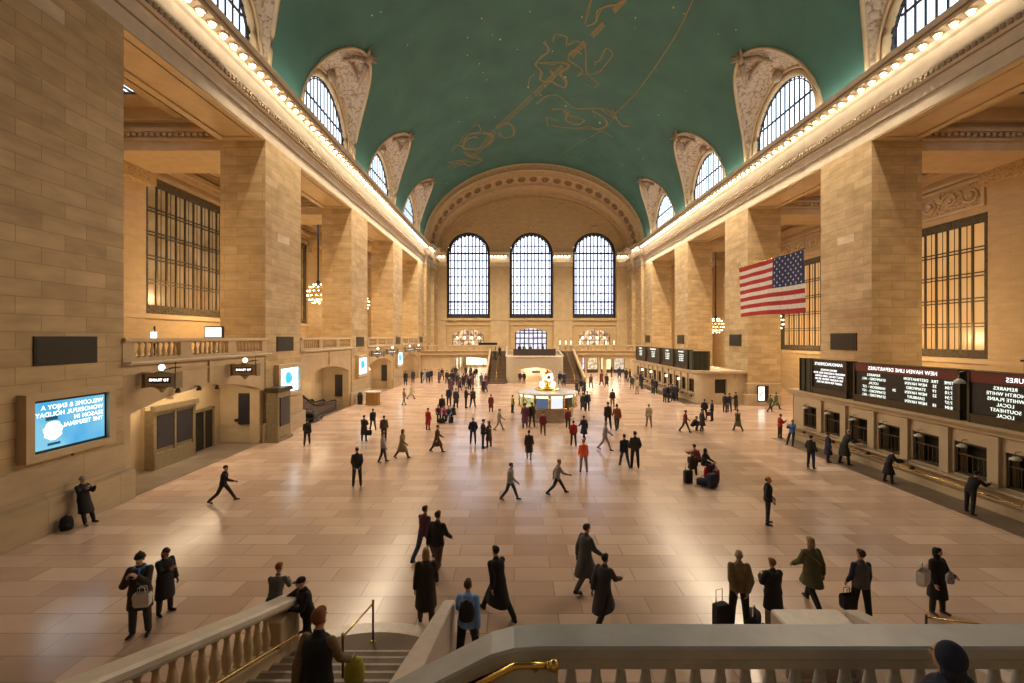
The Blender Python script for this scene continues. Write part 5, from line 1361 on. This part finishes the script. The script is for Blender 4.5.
person(583,560,0,'walk1',120,'coat','gry','gry','short','dgry','grey clad figure a few steps behind the striding dark figure', xy=(1.75,11.2))
person(739,628,79,'behind',170,'jacket','tan','blk','thin','hgry','grey-haired person in tan hooded jacket seen from behind by the black bags')
person(773,628,66,'front',185,'cape','blk','khaki','short','hred','red-haired person in black coat and khaki trousers facing the tan jacket')
person(812,606,71,'walk2',188,'parka','olive','blk','long','blond','fair-haired person in mottled olive coat walking away with a shoulder strap')
person(861,622,73,'stand2',178,'vest','gry','blk','short','hbrn','person in grey vest over dark blue sleeves with a black bag, seen from behind')
person(937,613,65,'turn',12,'coat','blk','dbrn','long','blk','dark-haired person in black coat and brown boots holding white bags', boot=True)
person(768,524,48,'pockets',60,'jacket','blk','dgry','thin','hbrn','lone person in black jacket and grey trousers standing midway to the ticket office')
person(357,486,39,'behind',200,'jacket','dgry','dgry','short','hbrn','lone person in a dark suit with hands behind the back on the open floor')
person(945,0,219,'stand',195,'parka','navy','blk','hood','navy','dark navy figure leaning on the nearest balustrade', xy=(3.15,3.3), z=2.4)
def wrap(o, pose, col, nm='scarf'):
    J = skel(POSE[pose]); c = J['neck']; m = MB()
    m.tube([tuple(c+Vector((.088*cos(a), .082*sin(a)-.005, .012*sin(a)))) for a in [2*pi*k/14 for k in range(14)]], .032, 8, closed=True)
    m.tube([tuple(c+Vector((.03,-.09,0))), tuple(c+Vector((.05,-.155,-.12))), tuple(c+Vector((.05,-.17,-.28)))], [.03,.035,.03], 8)
    m.build(nm, cloth(col), o)
def strap(o, pose, col, s=1):
    J = skel(POSE[pose]); c = J['chest']; m = MB(); pts = []
    for k in range(18):
        a = 2*pi*k/18; p = Vector((.215*cos(a), .185*sin(a), .20*cos(a)*s-.02)); pts.append(tuple(c+p))
    m.tube(pts, .013, 5, closed=True).build('strap', cloth(col), o)
NP = {o['label']: o for o in PEOPLE}
for k_, o in NP.items():
    if 'black beanie' in k_: wrap(o, 'camera', 'blue')
    if 'mottled olive' in k_: strap(o, 'walk2', 'khaki')
# along the near ticket office
person(969,513,44,'counter',100,'jacket','blk','blk','short','blk','person in black leaning far over the near ticket counter', xy=(16.05,16.0))
person(888,483,31,'counter_x',60,'coat','blk','blk','short','dbrn','person in long black coat at the third ticket window from the cut edge', xy=(15.95,19.4))
person(811,468,33,'pockets',110,'jacket','blk','navy','short','blk','person in black jacket standing before the second ticket window')
person(846,469,36,'counter_x',75,'coat','dgry','blk','hat','lgry','person in grey knit cap leaning at the fourth ticket window', xy=(16.1,22.2))
person(828,462,30,'stand2',70,'coat','navy','blk','short','hbrn','person in navy coat between the two window customers at the near office')
person(792,445,24,'lean_back',300,'jacket','blue','dgry','short','hbrn','person in bright blue jacket leaning at the corner of the near ticket office')
person(780,438,23,'phone',90,'jacket','red','dbrn','short','hbrn','person in red top facing the bright blue jacket')
# luggage group in mid floor
person(692,478,33,'sit',150,'jacket','dbrn','blk','short','hred','person in dark brown sitting on luggage, back half turned', z=.12)
person(704,474,30,'sit',40,'jacket','blk','blk','hood','blk','person in black hood sitting among the red and blue bags', z=.12)
person(699,468,0,'crouch',200,'jacket','dred','blk','short','hbrn','person crouching behind the brown jacket among the luggage')
# left side walkers
person(223,502,37,'stride',110,'jacket','blk','dbrn','short','blk','dark figure striding along the screen side near the second pillar')
person(307,445,27,'walk2',200,'jacket','blk','dbrn','short','blk','dark walker close to the foot of the second pillar')
person(364,441,26,'front',170,'coat','dbrn','blk','short','blk','person in dark brown coat carrying a bag, left of the open middle')
person(373,430,21,'walk1',210,'jacket','blk','dgry','short','blk','dark walker just behind the brown coat with the bag')
person(384,441,26,'stroll',190,'jacket','brn','dbrn','short','hbrn','walker in brown jacket right beside the brown coat with the bag')
person(383,462,30,'stroll',100,'jacket','lgry','dgry','short','hbrn','walker in light grey jacket behind the lone dark suit')
person(402,458,30,'walk1',80,'coat','khaki','brn','long','hbrn','walker in khaki coat in the pale middle floor beyond the dark suit')
person(428,430,21,'stand',150,'coat','red','dred','short','hbrn','person in bright red coat standing alone')
person(437,452,28,'walk2',110,'coat','brn','dbrn','short','blk','walker in brown coat just nearer than the bright red coat')
person(404,405,17,'stroll',120,'jacket','khaki','khaki','short','hbrn','pale brown walker between the bronze desk and the crowd')
person(411,399,16,'walk1',90,'coat','cream','khaki','short','blond','walker in cream coat near the bronze desk')
# resting group with bags
person(438,420,19,'sit',20,'jacket','plum','blk','short','dbrn','person in plum jacket at the end of the seated group', z=.1)
person(442,416,0,'stand',20,'jacket','blk','navy','short','dbrn','person in black standing behind the seated group')
person(444,421,17,'sit',10,'jacket','pink','blk','long','hbrn','person in pink jacket in the seated group', z=.1)
person(449,421,17,'sit',0,'jacket','jean','jean','short','hbrn','person in denim blue in the seated group', z=.1)
person(454,420,16,'sit',-30,'jacket','blk','blk','hood','blk','person in black hood at the far end of the seated group', z=.1)
# middle
person(473,444,27,'pockets',190,'jacket','navy','blk','short','hgry','grey-haired person in navy jacket next to the close couple')
person(483,448,29,'front',90,'jacket','navy','jean','short','hbrn','taller one of the close couple, in dark blue and jeans')
person(489,447,26,'stand2',240,'coat','brn','blk','long','hred','shorter one of the close couple, in brown with long hair')
person(491,412,17,'stand',180,'coat','dred','dbrn','short','dbrn','person in dark red coat alone beyond the close couple')
person(499,430,22,'walk1',100,'jacket','lgry','lgry','short','hgry','light grey walker between the couple and the booth')
person(512.5,413,18,'stand',120,'vest','yell','blk','short','blk','guard in yellow reflective vest left of the information booth')
person(525,428,26,'walk2',180,'coat','plum','navy','short','dbrn','walker in plum coat right before the information booth')
person(532,427,25,'stroll',190,'jacket','dbrn','dgry','short','dbrn','walker in dark brown beside the plum coat before the booth')
person(543,435,22,'stroll',0,'jacket','dred','brn','short','dbrn','person in dark red jacket walking from the booth toward the camera')
person(568,429,22,'walk1',170,'jacket','dred','blk','short','blk','person in wine red jacket at the clock booth counter, ticket side')
person(573.5,446,26,'stroll',180,'jacket','red','dgry','short','hbrn','person in red top beside the orange vest worker')
person(584,439,22,'walk2',200,'coat','navy','navy','short','blk','person in dark navy coat directly beyond the orange vest worker')
person(583.5,472,33,'stand2',182,'jacket','orange','lgry','short','hred','worker in bright orange reflective vest with grey trousers')
person(529,459,29,'stroll',170,'coat','dbrn','lgry','short','dbrn','dark brown walker nearer than the plum coat before the booth')
person(624.5,467,34,'walk1',185,'jacket','navy','jean','short','blk','shorter one of two dark walkers beyond the open middle floor')
person(635,468,37,'pockets',178,'jacket','dgry','blk','short','blk','taller one of two dark walkers, in charcoal jacket')
person(608,429,28,'stroll',185,'jacket','dbrn','blk','short','blk','person in dark brown walking with the rust coloured jacket')
person(617,430,27,'walk2',180,'jacket','rust','dgry','short','blk','person in rust jacket walking with the dark brown one')
person(612.5,407,18,'stand',180,'jacket','blk','olive','short','blk','person in black straight behind the rust and brown pair')
person(649,427,24,'walk1',170,'jacket','cream','khaki','short','hgry','walker in cream jacket and khaki trousers in the pale floor')
person(605,450,30,'walk2',80,'jacket','lgry','lgry','short','lgry','pale grey walker just short of the brown and rust pair')
person(557,494,36,'stride',100,'jacket','lgry','dgry','short','hgry','grey walker in the window glare, below the orange vest')
person(510,500,34,'walk1',80,'jacket','lgry','jean','short','hbrn','pale walker in jeans in the window glare beside the grey one')
# right-hand middle
person(704.5,419,20,'pockets',150,'jacket','blk','blk','short','blk','one of two standing talkers before the far office end, with a bag')
person(712,421,21,'stand2',240,'jacket','navy','blk','short','dbrn','one of two standing talkers before the far office end, in navy')
person(725,412,19,'stand',120,'jacket','blk','blk','short','blk','person in black at the rounded end of the far office')
person(729.5,412,19,'stand2',200,'jacket','navy','navy','short','hbrn','person in navy at the rounded end of the far office')
person(736,410,18,'front',210,'coat','dbrn','blk','short','hbrn','person in brown coat at the corner of the third pillar on the flag side')
person(738,431,22,'walk1',190,'coat','olive','dbrn','short','hbrn','walker in olive coat on the way to the near office')
person(702,431,22,'stroll',100,'coat','dgry','brn','short','dbrn','grey coated walker nearer than the two talkers')
person(685,432,21,'walk2',85,'jacket','dred','dgry','short','hbrn','walker in dull red jacket left of the two talkers')
person(692,430,19,'crouch',70,'jacket','dbrn','blk','short','hbrn','bent figure following the dull red jacket')
person(770,412,17,'walk1',100,'jacket','olive','dgry','short','blk','walker in olive jacket in the opening between the two offices')
person(776,409,16,'walk2',90,'coat','grn','dgry','short','blk','walker in green coat in the opening between the two offices')
for k,(px,py,h,c) in enumerate(((664.8,402,17,'navy'),(668.5,402,18,'blk'),(672.7,401,17,'dgry'),(676.5,400,16,'navy'),(680.5,399,15,'blk'),(684,398,14,'dbrn'))):
    person(px,py,h,('stand','stand2','front','pockets','counter_x','stand')[k],(120,90,200,150,95,80)[k],'coat' if k%2 else 'jacket',c,'blk','short','dbrn',
      'person in the knot of dark customers at the far office, %s from the booth side' % ('first','second','third','fourth','fifth','last')[k])
for k,(px,py,h,c) in enumerate(((652.5,393,17,'blk'),(655.5,394,16,'navy'),(632,389,14,'dgry'),(637,394,16,'cream'),(642,389,15,'blk'),(640,382,14,'brn'),(646,386,14,'navy'))):
    person(px,py,h,('stand2','stand','walk1','stand','front','stroll','stand')[k],(100,180,170,190,95,60,110)[k],'jacket',c,'dgry' if c!='cream' else 'khaki','short','dbrn',
      'customer near the far boards, %s' % ('in black beside the navy one','in navy beside the black one','in grey farther along','in a cream coat','in black past the cream coat','in brown close to the wall','in navy close to the wall')[k])
for k,(px,py,h,c) in enumerate(((560,385,15,'blk'),(564,386,14,'navy'),(577,395,15,'dgry'),(581,392,14,'blk'),(584.5,395,16,'navy'),(583,411,19,'dgry'),(587.5,411,20,'navy'),(601.5,385,15,'dred'),(606.6,387,14,'dbrn'),(611.6,377,12,'blk'),(620,378,12,'navy'),(626,381,13,'dgry'),(591,388,14,'olive'))):
    person(px,py,h,('walk1','stand','stroll','walk2','stand')[k%5],(180,10,200,160,90)[k%5],'coat' if k%3 else 'jacket',c,'blk','short','dbrn',
      'person past the booth, %s' % ('in black at the foot of the ticket side stairs','in navy at the foot of the ticket side stairs','in charcoal just beyond the booth','in black just beyond the booth','in navy just beyond the booth','charcoal one of a pair past the booth','navy one of a pair past the booth','in wine red facing the shops','in dark brown after the wine red one','in black by the shops','in navy by the shops','in charcoal close to the far office corner','in olive between stairs and shops')[k])
lf = [(404,385,16,'blk'),(413,383,16,'dgry'),(421.5,383,17,'blk'),(425,382,17,'lgry'),(428,383,16,'navy'),(431,382,15,'blk'),(439,383,17,'plum'),(442,380,16,'blk'),(449,406,20,'navy'),(456,408,20,'dgry'),(466,408,22,'blk'),(472.7,408,21,'dbrn'),(453,385,17,'blk'),(447,384,15,'dbrn')]
for k,(px,py,h,c) in enumerate(lf):
    person(px,py,h,('stroll','stand','front','walk2')[k%4],(190,20,90,170)[k%4],'jacket' if k%3 else 'coat',c,'blk','short','dbrn',
      'person in the screen side crowd, %s' % ('leaning walker nearest the last screens','in charcoal after the leaning walker','in black at the start of the row','in light grey in the row','in navy in the row','last in black in the row','in plum beside the post','in black beside the post','in navy of a pair heading to the passage','in grey of a pair heading to the passage','in black of a wider pair, nearer','in brown of a wider pair, nearer','in black before the passage mouth','in brown before the passage mouth')[k])
rnd = random.Random(11)
for k in range(30):
    for _try in range(60):
        px = rnd.uniform(450, 486); py = rnd.uniform(375.5, 392)
        if px > 478: py = rnd.uniform(383, 397)
        q = gp(px, py)
        if q[1] > 59.2 and q[0] > -4.6: continue
        if q[1] > 70.5 and (q[0] > -5 or q[0] < -9.6): continue
        if all((q[0]-o.location.x)**2+(q[1]-o.location.y)**2 > .5 for o in PEOPLE): break
    person(px,py,455*1.62/(455*6.2/(py-VY)),('walk1','walk2','stand','stroll')[k%4],rnd.choice((0,180,170,10,200)),'coat' if k%3 else 'jacket',rnd.choice(('blk','navy','dgry','dbrn','blk','plum','gry')),'blk','short','dbrn',
      'one of the small dark figures crowding the mouth of the screen side passage', group='crowd at the screen side passage')
for k,(px,z_,d,c) in enumerate(((519.5,3.5,65,'blk'),(524,3.5,64.2,'dgry'),(530,3.5,63.4,'blk'),(538,3.5,63.6,'navy'),(543,3.5,66,'blk'))):
    person(0,0,0,('stand','front','rail','sit','stand2')[k],(180,20,10,30,100)[k],'jacket',c,'blk','short','dbrn',
      'person on the far overlook above the middle arch, %s' % ('first beside the glass doorway','second, hands together','third, leaning on the dark railing','fourth, low against the railing','last on the restaurant side')[k], xy=((px-VX)/F*d, d), z=z_+(.0))
for k,(px,d) in enumerate(((490,68.5),(493,69.5))):
    zz = (d-60.2)/(72.2-60.2)*3.95
    person(0,0,0,'stroll',(0,20)[k],'coat','blk','blk','short','blk','person in black on the far screen side staircase, %s' % ('lower one','higher one')[k], xy=(-2.9+k*.7, 60.2+.4615*int((d-60.2)/.4615)+.23), z=3.95/26*(int((d-60.2)/.4615)+1))
for k,(px,py) in enumerate(((520,383.5),(524,384))):
    person(px,py,0,'stand',180,'jacket','blk','blk','short','blk','person standing in the middle arch at the far end, %s' % ('taller one','shorter one')[k])

# ------------------------------------------------------------------ bags and cases
def onfloor(px, py): x, y = gp(px, py); return (x, y, 0)
def bag(kind, loc, rot, col, label, s=1, z=0):
    t = thing({'duffel':'duffel_bag','suitcase':'suitcase','tote':'tote_bag','backpack':'backpack'}[kind], label, 'bag', (loc[0], loc[1], z), R(rot)); m = cloth(col, .7); t.scale = (s,s,s)
    if kind == 'duffel':
        MB().loft([[(x, .17*sq*cos(2*pi*k/12), .17+.17*sq*sin(2*pi*k/12)*(.9 if x else 1)) for k in range(12)] for x, sq in ((-.30,.05),(-.29,.75),(-.22,.98),(0,1),(.22,.98),(.29,.75),(.30,.05))], 0, True, True).build('body', m, t)
        MB().tube([(-.13,-.06,.30),(-.1,-.02,.42),(.1,-.02,.42),(.13,-.06,.30)], .013, 6).build('handle', cloth('dgry'), t)
        MB().box(-.24,.24,-.01,.01,.333,.345).build('zip', BLACK, t)
    elif kind == 'suitcase':
        MB().bev(-.20,.20,-.12,.12,.04,.60,.035).box(-.17,.17,-.135,-.12,.12,.5).build('body', m, t)
        MB().tube([(-.1,.06,.6),(-.1,.06,.92),(.1,.06,.92),(.1,.06,.6)], .012, 6).build('handle', BLACK, t)
        for a in (-.15,.15): MB().tube([(a-.02,.08,.035),(a+.02,.08,.035)], .035, 8).build('wheel', BLACK, t)
    elif kind == 'tote':
        MB().loft([[(a*.17*w_, b_*.07*w_, z_) for a, b_ in ((-1,-1),(1,-1),(1,1),(-1,1))] for w_, z_ in ((.8,0),(1,.06),(1.05,.26),(.95,.32))], 0, True).box(-.13,.13,-.05,.05,0,.01).build('body', m, t)
        MB().tube([(-.09,-.05,.3),(-.07,-.04,.46),(.07,-.04,.46),(.09,-.05,.3)], .01, 6).tube([(-.09,.05,.3),(-.07,.04,.46),(.07,.04,.46),(.09,.05,.3)], .01, 6).build('handle', m, t)
    else:
        MB().loft([[(.17*w_*cos(2*pi*k/12), .11*w_*sin(2*pi*k/12), z_) for k in range(12)] for w_, z_ in ((.1,0),(.9,.01),(1.05,.12),(1,.3),(.75,.42),(.2,.46))], 0, True, True).build('body', m, t)
        MB().ball((0,-.1,.15), .1, sy=.05).build('pocket', m, t); MB().tube([(-.03,.05,.44),(0,.05,.5),(.03,.05,.44)], .01, 5).build('handle', m, t)
    return t
bag('backpack', (-14.38,14.62), 40, 'blk', 'black bag slumped on the floor beside the person leaning under the blue screen', 1.0)
bag('tote', (-7.45, 9.12), 10, 'white', 'white shopping bag held by the person in the black beanie', .85, .80)
bag('suitcase', (4.42, 9.72), 20, 'blk', 'black case standing just behind the tan jacket', .85)
bag('duffel', (5.12, 9.75), 60, 'blk', 'black bag on the floor between the tan jacket and the khaki trousers', .95)
bag('tote', (7.27, 9.9), 10, 'blk', 'black briefcase bag carried low by the person in the grey vest', .95, .3)
bag('tote', (8.95, 9.95), 30, 'white', 'white handbag hanging behind the elbow of the person in boots', 1.0, .78)
bag('backpack', (9.45, 9.86), 0, 'lgry', 'small pale pouch held in front by the person in boots', .5, .86)
bag('suitcase', onfloor(712,488), 30, 'navy', 'blue suitcase in the luggage heap in mid floor')
bag('duffel', onfloor(704,486), -20, 'navy', 'navy duffel bag at the front of the luggage heap')
bag('suitcase', onfloor(716,483), 60, 'dred', 'dark red suitcase at the outer end of the luggage heap', .95)
bag('suitcase', onfloor(688,483), 10, 'blk', 'black suitcase at the inner end of the luggage heap', .9)
bag('backpack', onfloor(708,478), 0, 'red', 'bright red backpack resting amid the luggage heap', 1.1, 0)
bag('tote', onfloor(714,475), 0, 'white', 'white paper bag standing behind the luggage heap')
bag('duffel', onfloor(441,423), 0, 'blk', 'black bag before the seated group')
bag('suitcase', onfloor(451,423), 20, 'navy', 'navy suitcase before the seated group', .8)
bag('tote', onfloor(369,441), 0, 'blk', 'black bag carried beside the dark brown coat', .9, .35)
bag('tote', onfloor(708,420), 0, 'plum', 'plum coloured bag between the two standing talkers', .9, .3)
bag('backpack', (-2.0, 5.7), 190, 'yell', 'yellow bag at the side of the person climbing the near stairs', .72, 1.86)
bag('backpack', (-.88, 8.42), 180, 'blk', 'dark backpack on the person in light blue beyond the parapet', .8, .95)
# ------------------------------------------------------------------ light, sky and camera
sc = bpy.context.scene
w = bpy.data.worlds.new('sky'); sc.world = w; w.use_nodes = True
bg = w.node_tree.nodes['Background']; bg.inputs[0].default_value = (.6,.72,1,1); bg.inputs[1].default_value = .3
def area(name, loc, rot, sx, sy, energy, col, spread=180):
    l = bpy.data.lights.new(name, 'AREA'); l.shape = 'RECTANGLE'; l.size = sx; l.size_y = sy; l.energy = energy; l.color = col; l.spread = R(spread)
    o = bpy.data.objects.new(name, l); C.objects.link(o); o.location = loc; o.rotation_euler = rot; return o
for cy in CEN[2:]:       # the lamps of the aisles
    for x, z, e in ((-21.9, 11.0, 800), (28.9, 7.8, 700)):
        l = bpy.data.lights.new('chandelier_light', 'POINT'); l.energy = e*(.6 if cy < 15 else 1); l.color = (1,.66,.30); l.shadow_soft_size = .3
        o = bpy.data.objects.new('chandelier_light', l); C.objects.link(o); o.location = (x, cy, z-1.7)
for x, sg in ((XL+1.0, 1), (XR-1.0, -1)):      # the light the cornice bulbs throw downward
    for k in range(34):
        l = bpy.data.lights.new('cornice_downlight', 'SPOT'); l.energy = 560+30*k; l.color = (1,.80,.56); l.spot_size = R(132); l.spot_blend = .7; l.shadow_soft_size = .1
        o = bpy.data.objects.new('cornice_downlight', l); C.objects.link(o); o.location = (x, 23.5+k*1.48, E+14.6); o.rotation_euler = (0, R(-28)*sg, 0)
for nm, xa, xb, yb in (('l',-10.3,-4.4,96),('r',10.9,19.8,86)):
    for k in range(3):
        area('passage_light', ((xa+xb)/2, 75+k*(yb-75)/3, 3.1), (0,0,0), 3.5, 3, 80, (1,.85,.62))
area('arch_light', (2.8, 61.5, 1.98), (R(35),0,0), 3.5, .6, 260, (1,.68,.42))
# cornice uplighting that washes the vault (lamps lying on the cornice top)
for x, r_ in ((XL+.55, R(150)), (XR-.55, R(-150))):
    area('cornice_uplight', (x, 34, E+15.5), (0, r_ if x < 0 else r_, 0), .25, 78, 1050, (1,.86,.66))
cam = bpy.data.cameras.new('camera'); co = bpy.data.objects.new('camera', cam); C.objects.link(co)
co.location = (0, 0, E); co.rotation_euler = (pi/2, 0, 0)
cam.sensor_width = 36; cam.lens = F/1024*36; cam.shift_x = -2/1024; cam.shift_y = -4.5/1024; cam.clip_start = .05; cam.clip_end = 400
sc.camera = co
sc.view_settings.view_transform = 'Standard'; sc.view_settings.look = 'None'; sc.view_settings.gamma = 1; sc.view_settings.use_curve_mapping = False
sc.view_settings.exposure = 0.2
sc.cycles.use_denoising = True
sc.cycles.max_bounces = 8; sc.cycles.diffuse_bounces = 5; sc.cycles.glossy_bounces = 3; sc.cycles.transmission_bounces = 3
sc.cycles.use_light_tree = True; sc.cycles.sample_clamp_indirect = 8
